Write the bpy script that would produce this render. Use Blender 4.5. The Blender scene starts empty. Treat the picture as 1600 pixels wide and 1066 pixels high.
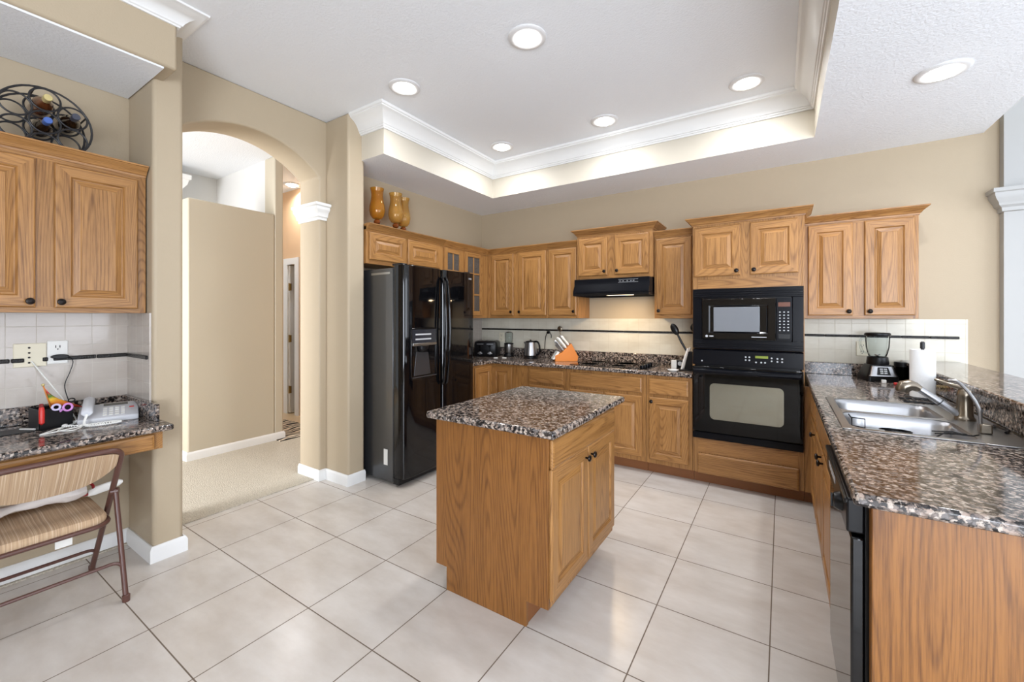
import bpy, bmesh, math, random
from mathutils import Vector, Matrix
PI = math.pi
random.seed(7)
SC = bpy.context.scene
COL = SC.collection

# ------------------------------------------------------------------ camera, world, daylight fill, exposure
cd = bpy.data.cameras.new('camera')
cam = bpy.data.objects.new('camera', cd); COL.objects.link(cam)
cd.sensor_fit = 'HORIZONTAL'; cd.sensor_width = 36.0
cd.lens = 36.0 * 650.5 / 1600.0
cd.shift_y = -37.5 / 1600.0
cd.clip_start = 0.05
cam.location = (0.0423, -3.4568, 1.3897)
cam.rotation_euler = (PI / 2, 0, 0.5749)
SC.camera = cam

w = bpy.data.worlds.new('world'); SC.world = w; w.use_nodes = True
bg = w.node_tree.nodes['Background']
bg.inputs['Color'].default_value = (0.93, 0.97, 1.0, 1)
bg.inputs['Strength'].default_value = 1.0

vs = SC.view_settings
SC.display_settings.display_device = 'sRGB'
vs.view_transform = 'Standard'; vs.look = 'None'; vs.exposure = 0.22; vs.gamma = 1.0
vs.use_curve_mapping = False

def area_light(name, loc, rot, sx, sy, power, color=(1, 1, 1)):
    l = bpy.data.lights.new(name, 'AREA'); l.shape = 'RECTANGLE'; l.size = sx; l.size_y = sy
    l.energy = power; l.color = color
    o = bpy.data.objects.new(name, l); o.location = loc; o.rotation_euler = rot
    COL.objects.link(o); return o
# added area lamps for daylight from unseen sides: behind camera, living room, hall
area_light('daylight_fill_rear', (2.0, -6.45, 1.25), (PI / 2 + 0.35, 0, 0.12), 2.8, 2.2, 245, (0.88, 0.96, 1.09))
area_light('daylight_fill_living', (4.4, -1.6, 1.35), (PI / 2 + 0.3, 0, PI / 2), 3.4, 2.1, 80, (0.88, 0.96, 1.09))
area_light('daylight_fill_hall', (-4.12, -4.8, 1.4), (PI / 2, 0, 0), 1.0, 2.2, 125, (0.95, 0.98, 1.04))

# ------------------------------------------------------------------ materials
def nodes_of(name):
    m = bpy.data.materials.new(name); m.use_nodes = True
    nt = m.node_tree
    return m, nt, nt.nodes, nt.links, nt.nodes['Principled BSDF']
def sr(r, g, b):
    f = lambda c: ((c / 255 + 0.055) / 1.055) ** 2.4 if c > 10.3 else c / 255 / 12.92
    return (f(r), f(g), f(b), 1)
def plain(name, col, rough=0.5, metal=0.0, spec=0.5, bump=0, bscale=80, coat=0, emit=0, alpha=1, trans=0, ior=1.45, bdist=0.002):
    m, nt, N, L, P = nodes_of(name)
    P.inputs['Base Color'].default_value = col
    P.inputs['Roughness'].default_value = rough
    P.inputs['Metallic'].default_value = metal
    P.inputs['Specular IOR Level'].default_value = spec
    P.inputs['Coat Weight'].default_value = coat
    P.inputs['Transmission Weight'].default_value = trans
    P.inputs['IOR'].default_value = ior
    if emit:
        P.inputs['Emission Color'].default_value = col
        P.inputs['Emission Strength'].default_value = emit
    if bump:
        tc = N.new('ShaderNodeTexCoord'); nz = N.new('ShaderNodeTexNoise'); b = N.new('ShaderNodeBump')
        nz.inputs['Scale'].default_value = bscale; nz.inputs['Detail'].default_value = 3
        b.inputs['Strength'].default_value = bump; b.inputs['Distance'].default_value = bdist
        L.new(tc.outputs['Object'], nz.inputs['Vector']); L.new(nz.outputs['Fac'], b.inputs['Height'])
        L.new(b.outputs['Normal'], P.inputs['Normal'])
    return m
def ramp(N, stops, interp='LINEAR'):
    r = N.new('ShaderNodeValToRGB'); cr = r.color_ramp; cr.interpolation = interp
    while len(cr.elements) < len(stops): cr.elements.new(0.5)
    for e, (p, c) in zip(cr.elements, stops): e.position = p; e.color = c
    return r
def math_node(N, L, op, a, b=None, c=None):
    n = N.new('ShaderNodeMath'); n.operation = op
    for i, v in enumerate((a, b, c)):
        if v is None: continue
        if isinstance(v, (int, float)): n.inputs[i].default_value = v
        else: L.new(v, n.inputs[i])
    return n.outputs[0]

def oak(name, axis, light=(173, 125, 71), dark=(116, 76, 36), rough=0.36):
    """plain-sawn oak: contour rings of a stretched noise plus fine pores, grain along local axis"""
    m, nt, N, L, P = nodes_of(name)
    tc = N.new('ShaderNodeTexCoord'); oi = N.new('ShaderNodeObjectInfo')
    va = N.new('ShaderNodeVectorMath'); va.operation = 'ADD'
    vm = N.new('ShaderNodeVectorMath'); vm.operation = 'SCALE'; vm.inputs[0].default_value = (7.1, 3.3, 5.7)
    L.new(oi.outputs['Random'], vm.inputs['Scale'])
    L.new(tc.outputs['Object'], va.inputs[0]); L.new(vm.outputs[0], va.inputs[1])
    def stretch(across, along):
        mp = N.new('ShaderNodeMapping'); s = [across] * 3; s['xyz'.index(axis)] = along
        mp.inputs['Scale'].default_value = s; L.new(va.outputs[0], mp.inputs['Vector']); return mp.outputs[0]
    n1 = N.new('ShaderNodeTexNoise'); n1.inputs['Scale'].default_value = 1; n1.inputs['Detail'].default_value = 1.0
    n1.inputs['Roughness'].default_value = 0.4
    L.new(stretch(4.4, 0.34), n1.inputs['Vector'])
    rings = math_node(N, L, 'MULTIPLY', n1.outputs['Fac'], 330.0)
    s = math_node(N, L, 'SINE', rings); s = math_node(N, L, 'MULTIPLY_ADD', s, 0.5, 0.5)
    s = math_node(N, L, 'POWER', s, 3.5)
    n2 = N.new('ShaderNodeTexNoise'); n2.inputs['Scale'].default_value = 1; n2.inputs['Detail'].default_value = 4
    n2.inputs['Roughness'].default_value = 0.65
    L.new(stretch(230, 7), n2.inputs['Vector'])
    pores = ramp(N, [(0.42, (1, 1, 1, 1)), (0.62, (0, 0, 0, 1))]); L.new(n2.outputs['Fac'], pores.inputs[0])
    n3 = N.new('ShaderNodeTexNoise'); n3.inputs['Scale'].default_value = 1; n3.inputs['Detail'].default_value = 2
    L.new(stretch(14, 0.9), n3.inputs['Vector'])
    k = math_node(N, L, 'MULTIPLY', s, 0.45)
    inv = math_node(N, L, 'SUBTRACT', 1.0, pores.outputs[0])
    k = math_node(N, L, 'MULTIPLY_ADD', inv, 0.5, k)
    d3 = math_node(N, L, 'SUBTRACT', n3.outputs['Fac'], 0.5)
    k = math_node(N, L, 'MULTIPLY_ADD', d3, 0.9, k)
    r = ramp(N, [(0.0, sr(*light)), (1.0, sr(*dark))]); L.new(k, r.inputs[0])
    hs = N.new('ShaderNodeHueSaturation'); vv = math_node(N, L, 'MULTIPLY_ADD', oi.outputs['Random'], 0.14, 0.93)
    L.new(vv, hs.inputs['Value']); L.new(r.outputs[0], hs.inputs['Color'])
    L.new(hs.outputs[0], P.inputs['Base Color'])
    P.inputs['Roughness'].default_value = rough
    b = N.new('ShaderNodeBump'); b.inputs['Strength'].default_value = 0.08; b.inputs['Distance'].default_value = 0.001
    L.new(pores.outputs[0], b.inputs['Height']); L.new(b.outputs['Normal'], P.inputs['Normal'])
    return m

def granite(name):
    m, nt, N, L, P = nodes_of(name)
    tc = N.new('ShaderNodeTexCoord')
    nd = N.new('ShaderNodeTexNoise'); nd.inputs['Scale'].default_value = 90; nd.inputs['Detail'].default_value = 2
    L.new(tc.outputs['Object'], nd.inputs['Vector'])
    mx = N.new('ShaderNodeVectorMath'); mx.operation = 'MULTIPLY_ADD'
    mx.inputs[1].default_value = (0.016, 0.016, 0.016)
    L.new(nd.outputs['Color'], mx.inputs[0]); L.new(tc.outputs['Object'], mx.inputs[2])
    v = N.new('ShaderNodeTexVoronoi'); v.feature = 'F1'; v.inputs['Scale'].default_value = 92
    L.new(mx.outputs[0], v.inputs['Vector'])
    sep = N.new('ShaderNodeSeparateColor'); L.new(v.outputs['Color'], sep.inputs[0])
    c1 = ramp(N, [(0.0, sr(168, 150, 137)), (0.20, sr(130, 117, 109)), (0.36, sr(186, 173, 161)),
                  (0.52, sr(110, 104, 101)), (0.70, sr(62, 56, 53)), (0.86, sr(30, 27, 27))], 'CONSTANT')
    L.new(sep.outputs[0], c1.inputs[0])
    # dark rims between the grains
    rim = ramp(N, [(0.45, (1, 1, 1, 1)), (0.85, (0.3, 0.27, 0.25, 1))]); L.new(v.outputs['Distance'], rim.inputs[0])
    mul = N.new('ShaderNodeMix'); mul.data_type = 'RGBA'; mul.blend_type = 'MULTIPLY'; mul.inputs[0].default_value = 0.85
    L.new(c1.outputs[0], mul.inputs[6]); L.new(rim.outputs[0], mul.inputs[7])
    n2 = N.new('ShaderNodeTexNoise'); n2.inputs['Scale'].default_value = 38; n2.inputs['Detail'].default_value = 5
    n2.inputs['Roughness'].default_value = 0.7
    L.new(tc.outputs['Object'], n2.inputs['Vector'])
    bl = ramp(N, [(0.55, (0, 0, 0, 1)), (0.61, (1, 1, 1, 1))]); L.new(n2.outputs['Fac'], bl.inputs[0])
    m2 = N.new('ShaderNodeMix'); m2.data_type = 'RGBA'; m2.inputs[7].default_value = sr(32, 28, 27)
    L.new(bl.outputs[0], m2.inputs[0]); L.new(mul.outputs[2], m2.inputs[6])
    L.new(m2.outputs[2], P.inputs['Base Color'])
    P.inputs['Roughness'].default_value = 0.09
    return m

def grid_tile(name, size, c1, c2, grout, mortar, plane, rough, bump=0.3, cloud=3.0, coat=0, off=(0, 0), wavy=0, spec=0.5):
    m, nt, N, L, P = nodes_of(name)
    tc = N.new('ShaderNodeTexCoord'); sp = N.new('ShaderNodeSeparateXYZ'); cb = N.new('ShaderNodeCombineXYZ')
    L.new(tc.outputs['Object'], sp.inputs[0])
    for i, ax in enumerate(plane):
        a = math_node(N, L, 'ADD', sp.outputs['XYZ'.index(ax)], off[i]); L.new(a, cb.inputs[i])
    br = N.new('ShaderNodeTexBrick'); br.offset = 0; br.squash = 1
    br.inputs['Scale'].default_value = 1; br.inputs['Brick Width'].default_value = size; br.inputs['Row Height'].default_value = size
    br.inputs['Mortar Size'].default_value = mortar; br.inputs['Mortar Smooth'].default_value = 0.15
    br.inputs['Color1'].default_value = c1; br.inputs['Color2'].default_value = c2; br.inputs['Mortar'].default_value = grout
    L.new(cb.outputs[0], br.inputs['Vector'])
    nz = N.new('ShaderNodeTexNoise'); nz.inputs['Scale'].default_value = cloud; nz.inputs['Detail'].default_value = 6
    nz.inputs['Roughness'].default_value = 0.6
    mp = N.new('ShaderNodeMapping'); mp.inputs['Scale'].default_value = (1, 2.2, 1); L.new(cb.outputs[0], mp.inputs['Vector'])
    L.new(mp.outputs[0], nz.inputs['Vector'])
    rr = ramp(N, [(0.32, (0.84, 0.81, 0.78, 1)), (0.68, (1, 1, 1, 1))]); L.new(nz.outputs['Fac'], rr.inputs[0])
    mul = N.new('ShaderNodeMix'); mul.data_type = 'RGBA'; mul.blend_type = 'MULTIPLY'; mul.inputs[0].default_value = 1
    L.new(br.outputs['Color'], mul.inputs[6]); L.new(rr.outputs[0], mul.inputs[7])
    L.new(mul.outputs[2], P.inputs['Base Color'])
    P.inputs['Coat Weight'].default_value = coat; P.inputs['Specular IOR Level'].default_value = spec
    ro = math_node(N, L, 'MULTIPLY_ADD', br.outputs['Fac'], 0.6, rough); L.new(ro, P.inputs['Roughness'])
    b = N.new('ShaderNodeBump'); b.inputs['Strength'].default_value = bump; b.inputs['Distance'].default_value = 0.002; b.invert = True
    h = br.outputs['Fac']
    if wavy:
        n2 = N.new('ShaderNodeTexNoise'); n2.inputs['Scale'].default_value = 45; L.new(cb.outputs[0], n2.inputs['Vector'])
        h = math_node(N, L, 'MULTIPLY_ADD', n2.outputs['Fac'], wavy, h)
    L.new(h, b.inputs['Height']); L.new(b.outputs['Normal'], P.inputs['Normal'])
    return m

M = {}
M['oak_v'] = oak('oak_vertical', 'z')
M['oak_h'] = oak('oak_horizontal', 'x')
M['oak_panel'] = oak('oak_sheet_panel', 'z', (146, 96, 45), (97, 58, 22))
M['oak_dark'] = plain('toe_kick_brown', sr(140, 90, 52), 0.5)
M['granite'] = granite('granite')
S = 0.4635
M['floor'] = grid_tile('floor_tile', S, sr(220, 215, 209), sr(215, 208, 200), sr(118, 104, 90), 0.0028, 'XY', 0.24, 0.25)
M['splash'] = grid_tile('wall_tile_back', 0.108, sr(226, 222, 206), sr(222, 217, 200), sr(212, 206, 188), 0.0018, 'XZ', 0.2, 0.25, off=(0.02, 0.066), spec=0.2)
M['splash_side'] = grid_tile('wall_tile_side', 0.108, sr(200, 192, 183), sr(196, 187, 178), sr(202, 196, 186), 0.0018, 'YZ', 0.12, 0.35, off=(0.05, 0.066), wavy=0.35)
M['paint'] = plain('tan_wall_paint', sr(182, 166, 141), 0.55, bump=0.22, bscale=120, bdist=0.003)
M['paint_light'] = plain('cream_wall_paint', sr(208, 200, 184), 0.5, bump=0.2, bscale=120, bdist=0.003)
M['paint_hall'] = plain('hall_paint', sr(196, 186, 166), 0.6, bump=0.15, bscale=120)
M['paint_peach'] = plain('far_hall_paint', sr(216, 180, 140), 0.6)
M['white_wall'] = plain('white_paint', sr(222, 221, 218), 0.6)
M['ceiling'] = plain('knockdown_ceiling', sr(238, 241, 245), 0.75, bump=0.5, bscale=75, bdist=0.006)
M['trim'] = plain('white_trim', sr(234, 234, 232), 0.35)
def pile(name, a, b, scale):
    m, nt, N, L, P = nodes_of(name)
    tc = N.new('ShaderNodeTexCoord'); nz = N.new('ShaderNodeTexNoise'); nz.inputs['Scale'].default_value = scale; nz.inputs['Detail'].default_value = 4
    L.new(tc.outputs['Object'], nz.inputs['Vector']); r = ramp(N, [(0.35, a), (0.65, b)]); L.new(nz.outputs['Fac'], r.inputs[0])
    L.new(r.outputs[0], P.inputs['Base Color']); P.inputs['Roughness'].default_value = 0.95
    bp = N.new('ShaderNodeBump'); bp.inputs['Strength'].default_value = 0.9; bp.inputs['Distance'].default_value = 0.01
    L.new(nz.outputs['Fac'], bp.inputs['Height']); L.new(bp.outputs['Normal'], P.inputs['Normal']); return m
M['carpet'] = pile('beige_carpet', sr(176, 166, 148), sr(214, 206, 190), 150)
M['liner'] = plain('black_liner', sr(24, 22, 20), 0.25, bump=1.0, bscale=150, bdist=0.004)
M['black'] = plain('black_plastic', sr(15, 15, 17), 0.3, spec=0.35)
M['black_gloss'] = plain('black_gloss', sr(9, 9, 11), 0.05, spec=0.55)
M['fridge_side'] = plain('textured_black_steel', sr(40, 41, 43), 0.3, spec=1.0, coat=0.35, bump=0.15, bscale=300, bdist=0.001)
M['oven_black'] = plain('oven_black_enamel', sr(14, 15, 20), 0.25, spec=0.16)
M['glass_black'] = plain('black_glass', sr(6, 6, 7), 0.03, spec=0.35)
M['mw_window'] = plain('microwave_window', sr(122, 126, 132), 0.08, spec=0.8)  # greyish screen, base colour lightened in place of the room's bright reflection
M['oven_window'] = plain('oven_window_mirror', sr(150, 148, 136), 0.05, metal=0.85, spec=0.8)
P_ = M['oven_window'].node_tree.nodes['Principled BSDF']; P_.inputs['Thin Film Thickness'].default_value = 520; P_.inputs['Thin Film IOR'].default_value = 1.7
M['bronze'] = plain('oil_rubbed_bronze', sr(34, 28, 26), 0.3, metal=0.6)
M['steel'] = plain('stainless_steel', sr(172, 172, 174), 0.32, metal=1.0)
M['steel_brushed'] = plain('brushed_steel', sr(165, 164, 162), 0.3, metal=1.0)
M['nickel'] = plain('aged_nickel', sr(142, 132, 118), 0.28, metal=1.0)
M['white_plastic'] = plain('white_plastic', sr(236, 235, 230), 0.35)
M['ivory_plastic'] = plain('ivory_plastic', sr(228, 220, 196), 0.35)
M['grey_mark'] = plain('grey_marking', sr(190, 192, 195), 0.4)
M['paper'] = plain('paper_towel', sr(244, 244, 242), 0.9, bump=0.5, bscale=90)
def glass_mat(name, col, rough=0.02):
    m, nt, N, L, P = nodes_of(name)
    g = N.new('ShaderNodeBsdfGlossy'); g.inputs['Roughness'].default_value = rough
    t = N.new('ShaderNodeBsdfTransparent'); t.inputs['Color'].default_value = col
    fr = N.new('ShaderNodeLayerWeight'); fr.inputs['Blend'].default_value = 0.1
    mx = N.new('ShaderNodeMixShader'); L.new(fr.outputs['Fresnel'], mx.inputs[0]); L.new(t.outputs[0], mx.inputs[1]); L.new(g.outputs[0], mx.inputs[2])
    L.new(mx.outputs[0], N['Material Output'].inputs['Surface'])
    return m
M['glass'] = glass_mat('clear_glass', (0.93, 0.95, 0.95, 1))
M['glass_smoke'] = glass_mat('smoky_glass', (0.45, 0.45, 0.45, 1))
M['amber'] = plain('amber_glass', sr(222, 162, 58), 0.05, trans=0.75, ior=1.12, spec=0.9, coat=0.6)
M['amber_pale'] = plain('pale_amber_glass', sr(226, 184, 100), 0.06, trans=0.75, ior=1.12, spec=0.9, coat=0.6)
M['amber_knob'] = plain('brown_glass_bead', sr(112, 56, 20), 0.1)
M['knife_wood'] = plain('orange_wood', sr(214, 128, 48), 0.4)
M['brown_metal'] = plain('brown_enamel_tube', sr(92, 62, 54), 0.28)
M['iron'] = plain('black_iron', sr(32, 31, 33), 0.4)
M['bottle'] = plain('dark_bottle_glass', sr(34, 22, 14), 0.06, coat=0.5)
M['bottle_amber'] = plain('amber_bottle_glass', sr(96, 52, 26), 0.06, coat=0.5)
M['foil_gold'] = plain('gold_foil', sr(205, 188, 130), 0.35, metal=0.3)
M['foil_blue'] = plain('blue_foil', sr(70, 100, 168), 0.35)
M['foil_black'] = plain('black_foil', sr(66, 68, 80), 0.35)
M['red'] = plain('red_plastic', sr(205, 50, 44), 0.3)
M['pink'] = plain('purple_plastic', sr(206, 140, 206), 0.35)
M['lavender'] = plain('lavender_plastic', sr(205, 195, 225), 0.35)
M['phone'] = plain('phone_grey', sr(205, 206, 210), 0.4)
M['phone_face'] = plain('phone_taupe', sr(196, 184, 172), 0.45)
M['dark_screen'] = plain('dark_touch_screen', sr(44, 46, 52), 0.12)
M['screen'] = plain('lcd_screen', sr(94, 92, 84), 0.2)
M['screen_amber'] = plain('amber_display', sr(92, 46, 22), 0.3, emit=0.1)
M['screen_green'] = plain('green_display', sr(120, 134, 40), 0.3, emit=0.15)
M['brass'] = plain('brass', sr(150, 120, 62), 0.35, metal=0.8)
M['paddle_grey'] = plain('dark_translucent_grey', sr(70, 70, 72), 0.15, metal=0.5)
M['label'] = plain('label_paper', sr(226, 224, 218), 0.7)

def striped(name):
    m, nt, N, L, P = nodes_of(name)
    tc = N.new('ShaderNodeTexCoord'); mp = N.new('ShaderNodeMapping'); mp.inputs['Scale'].default_value = (1.5, 300, 3.0)
    L.new(tc.outputs['Object'], mp.inputs['Vector'])
    nz = N.new('ShaderNodeTexNoise'); nz.inputs['Scale'].default_value = 1; nz.inputs['Detail'].default_value = 3
    L.new(mp.outputs[0], nz.inputs['Vector'])
    r = ramp(N, [(0.32, sr(164, 138, 112)), (0.46, sr(186, 156, 124)), (0.55, sr(190, 162, 130)), (0.68, sr(214, 194, 168))])
    L.new(nz.outputs['Fac'], r.inputs[0]); L.new(r.outputs[0], P.inputs['Base Color'])
    P.inputs['Roughness'].default_value = 0.9
    return m
M['stripe_fabric'] = striped('striped_fabric')
def zebra(name):
    m, nt, N, L, P = nodes_of(name)
    tc = N.new('ShaderNodeTexCoord'); wv = N.new('ShaderNodeTexWave'); wv.inputs['Scale'].default_value = 4.5
    wv.inputs['Distortion'].default_value = 9; wv.inputs['Detail'].default_value = 1.2; wv.inputs['Detail Scale'].default_value = 1.1
    L.new(tc.outputs['Object'], wv.inputs['Vector'])
    r = ramp(N, [(0.42, sr(28, 22, 20)), (0.5, sr(214, 200, 178))], 'LINEAR'); L.new(wv.outputs['Fac'], r.inputs[0])
    L.new(r.outputs[0], P.inputs['Base Color']); P.inputs['Roughness'].default_value = 0.95
    return m
M['zebra'] = zebra('zebra_rug_pile')
def flag_mat(name):
    m, nt, N, L, P = nodes_of(name)
    tc = N.new('ShaderNodeTexCoord'); sp = N.new('ShaderNodeSeparateXYZ'); L.new(tc.outputs['Object'], sp.inputs[0])
    nz = N.new('ShaderNodeTexNoise'); nz.inputs['Scale'].default_value = 40; L.new(tc.outputs['Object'], nz.inputs['Vector'])
    a = math_node(N, L, 'MULTIPLY_ADD', nz.outputs['Fac'], 0.03, sp.outputs[2]); a = math_node(N, L, 'SUBTRACT', a, 0.095); a = math_node(N, L, 'MULTIPLY', a, 8.0)
    r = ramp(N, [(0.0, sr(196, 60, 40)), (0.25, sr(226, 130, 40)), (0.42, sr(236, 190, 60)), (0.55, sr(70, 120, 50)), (0.75, sr(200, 60, 60)), (0.9, sr(238, 180, 160))])
    L.new(a, r.inputs[0]); L.new(r.outputs[0], P.inputs['Base Color']); P.inputs['Roughness'].default_value = 0.8
    return m
M['flag'] = flag_mat('printed_cloth')
def leaded(name):
    m, nt, N, L, P = nodes_of(name)
    tc = N.new('ShaderNodeTexCoord'); nz = N.new('ShaderNodeTexNoise'); nz.inputs['Scale'].default_value = 55; nz.inputs['Detail'].default_value = 2
    L.new(tc.outputs['Object'], nz.inputs['Vector']); b = N.new('ShaderNodeBump'); b.inputs['Strength'].default_value = 0.7; b.inputs['Distance'].default_value = 0.01
    L.new(nz.outputs['Fac'], b.inputs['Height']); L.new(b.outputs['Normal'], P.inputs['Normal'])
    P.inputs['Base Color'].default_value = sr(96, 92, 88); P.inputs['Roughness'].default_value = 0.08; P.inputs['Transmission Weight'].default_value = 0.3
    return m
M['leaded'] = leaded('rippled_cabinet_glass')

# ------------------------------------------------------------------ mesh helpers
class MB:
    def __init__(s): s.bm = bmesh.new(); s.mi = 0
    def mat(s, i): s.mi = i; return s
    def _f(s, vs):
        try:
            f = s.bm.faces.new(vs); f.material_index = s.mi; return f
        except ValueError: return None
    def box(s, x0, x1, y0, y1, z0, z1, M4=None):
        co = [(x, y, z) for z in (z0, z1) for y in (y0, y1) for x in (x0, x1)]
        v = [s.bm.verts.new(M4 @ Vector(c) if M4 else c) for c in co]
        for q in ((0, 2, 3, 1), (4, 5, 7, 6), (0, 1, 5, 4), (2, 6, 7, 3), (1, 3, 7, 5), (0, 4, 6, 2)): s._f([v[i] for i in q])
        return s
    def rings(s, rings, close=True, cap=True):
        R = [[s.bm.verts.new(p) for p in r] for r in rings]
        n = len(R[0])
        for a, b in zip(R, R[1:]):
            for i in range(n if close else n - 1):
                j = (i + 1) % n; s._f([a[i], a[j], b[j], b[i]])
        if cap and close:
            s._f(list(reversed(R[0]))); s._f(R[-1])
        return s
    def lathe(s, prof, c=(0, 0, 0), n=28, axis='z', M4=None):
        rs = []
        for r, h in prof:
            ring = []
            for k in range(n):
                a = 2 * PI * k / n; x, y = r * math.cos(a), r * math.sin(a)
                p = {'z': (x, y, h), 'y': (x, h, -y), 'x': (h, x, y)}[axis]
                p = Vector(p)
                if M4: p = M4 @ p
                ring.append(p + Vector(c))
            rs.append(ring)
        return s.rings(rs)
    def tube(s, pts, r, n=10, closed=False, flat=None):
        P = [Vector(p) for p in pts]; m = len(P)
        T = []
        for i in range(m):
            a = P[(i - 1) % m] if (closed or i > 0) else P[i]
            b = P[(i + 1) % m] if (closed or i < m - 1) else P[i]
            T.append((b - a).normalized())
        up = Vector((0, 0, 1)) if abs(T[0].z) < 0.9 else Vector((1, 0, 0))
        u = T[0].cross(up).normalized(); rs = []
        for i in range(m):
            u = (u - T[i] * u.dot(T[i]))
            u = u.normalized() if u.length > 1e-6 else T[i].orthogonal().normalized()
            v = T[i].cross(u); ri = r[i] if isinstance(r, (list, tuple)) else r
            rs.append([P[i] + (u * math.cos(2 * PI * k / n) + v * math.sin(2 * PI * k / n)) * ri for k in range(n)])
        if closed: rs.append(rs[0]); return s._closed(rs)
        return s.rings(rs)
    def _closed(s, rs):
        R = [[s.bm.verts.new(p) for p in r] for r in rs[:-1]]; n = len(R[0]); m = len(R)
        for a in range(m):
            A, B = R[a], R[(a + 1) % m]
            for i in range(n): s._f([A[i], A[(i + 1) % n], B[(i + 1) % n], B[i]])
        return s
    def prism(s, poly, axis, a, b, M4=None):
        """poly 2D extruded along axis from a to b. axis z: (x,y); y: (x,z); x: (y,z)"""
        def p3(p, h):
            q = Vector({'z': (p[0], p[1], h), 'y': (p[0], h, p[1]), 'x': (h, p[0], p[1])}[axis])
            return M4 @ q if M4 else q
        return s.rings([[p3(p, a) for p in poly], [p3(p, b) for p in poly]])
    def sphere(s, c, r, n=16, sq=(1, 1, 1)):
        pr = [(max(1e-4, math.sin(PI * i / n)) * r, -math.cos(PI * i / n) * r) for i in range(n + 1)]
        return s.lathe(pr, c, n, 'z', Matrix.Diagonal((sq[0], sq[1], sq[2], 1)))
    def sweep(s, path, prof, closed=False):
        """mitred moulding: path of (x,y); prof of (out,z); out = to the right of travel"""
        n = len(path); rs = []
        for i in range(n):
            p = Vector(path[i])
            d0 = (p - Vector(path[i - 1])).normalized() if (i > 0 or closed) else None
            d1 = (Vector(path[(i + 1) % n]) - p).normalized() if (i < n - 1 or closed) else None
            if d0 is None: d0 = d1
            if d1 is None: d1 = d0
            n0 = Vector((d0.y, -d0.x)); n1 = Vector((d1.y, -d1.x)); bis = (n0 + n1)
            bis = bis / max(0.2, bis.dot(n0)) if bis.length > 1e-5 else n0
            rs.append([(p.x + bis.x * o, p.y + bis.y * o, z) for o, z in prof])
        if closed: rs.append(rs[0]); return s._closed(rs)
        return s.rings(rs)
    def rect_loops(s, w, h, loops, x0=0, z0=0, hmat=None):
        """front relief: concentric rectangles (inset, y), first = back; last capped. top/bottom faces take hmat"""
        V = []
        for ins, y in loops:
            V.append([s.bm.verts.new((x0 + x, y, z0 + z)) for x, z in ((ins, ins), (w - ins, ins), (w - ins, h - ins), (ins, h - ins))])
        s._f(list(reversed(V[0])))
        base = s.mi
        for a, b in zip(V, V[1:]):
            for i in range(4):
                j = (i + 1) % 4
                s.mi = hmat if (hmat is not None and i in (0, 2)) else base
                s._f([a[i], a[j], b[j], b[i]])
        s.mi = base; s._f(V[-1])
        return s
    def build(s, name, mats, parent=None, bevel=0, segs=2, smooth=True, loc=None, rot=None):
        bmesh.ops.recalc_face_normals(s.bm, faces=s.bm.faces)
        me = bpy.data.meshes.new(name); s.bm.to_mesh(me); s.bm.free()
        for m in (mats if isinstance(mats, (list, tuple)) else [mats]): me.materials.append(M[m] if isinstance(m, str) else m)
        o = bpy.data.objects.new(name, me); COL.objects.link(o)
        if parent is not None: o.parent = parent
        if loc is not None: o.location = loc
        if rot is not None: o.rotation_euler = rot
        if bevel:
            b = o.modifiers.new('bevel', 'BEVEL'); b.width = bevel; b.segments = segs; b.limit_method = 'ANGLE'; b.angle_limit = 0.7
        if smooth:
            me.polygons.foreach_set('use_smooth', [True] * len(me.polygons))
            me.set_sharp_from_angle(angle=0.6) if hasattr(me, 'set_sharp_from_angle') else None
        return o

def thing(name, label, cat, loc=(0, 0, 0), rz=0, group=None):
    o = bpy.data.objects.new(name, None); COL.objects.link(o); o.empty_display_size = 0.05
    o.location = loc; o.rotation_euler = (0, 0, rz); o['label'] = label; o['category'] = cat
    if group: o['group'] = group
    return o
def tag(o, label, cat, group=None):
    o['label'] = label; o['category'] = cat
    if group: o['group'] = group
    return o
def struct(o, label=None, cat=None):
    o['kind'] = 'structure'
    if label: o['label'] = label
    if cat: o['category'] = cat
    return o
def dup(root, loc=None, rz=None, label=None, group=None):
    r = root.copy(); COL.objects.link(r)
    if loc is not None: r.location = loc
    if rz is not None: r.rotation_euler = (0, 0, rz)
    if label: r['label'] = label
    if group: r['group'] = group
    for ch in list(root.children):
        c = ch.copy(); COL.objects.link(c); c.parent = r
        for g in ch.children:
            d = g.copy(); COL.objects.link(d); d.parent = c
    return r
def arc(c, r, a0, a1, n, plane='xy', h=0):
    out = []
    for i in range(n + 1):
        a = a0 + (a1 - a0) * i / n; u, v = c[0] + r * math.cos(a), c[1] + r * math.sin(a)
        out.append({'xy': (u, v, h), 'xz': (u, h, v), 'yz': (h, u, v)}[plane])
    return out
def smooth_path(pts, sub=8):
    P = [Vector(p) for p in pts]; out = []
    for i in range(len(P) - 1):
        p0 = P[max(i - 1, 0)]; p1 = P[i]; p2 = P[i + 1]; p3 = P[min(i + 2, len(P) - 1)]
        for k in range(sub):
            t = k / sub
            out.append(0.5 * ((2 * p1) + (p2 - p0) * t + (2 * p0 - 5 * p1 + 4 * p2 - p3) * t * t + (3 * p1 - p0 - 3 * p2 + p3) * t ** 3))
    out.append(P[-1]); return out

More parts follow.
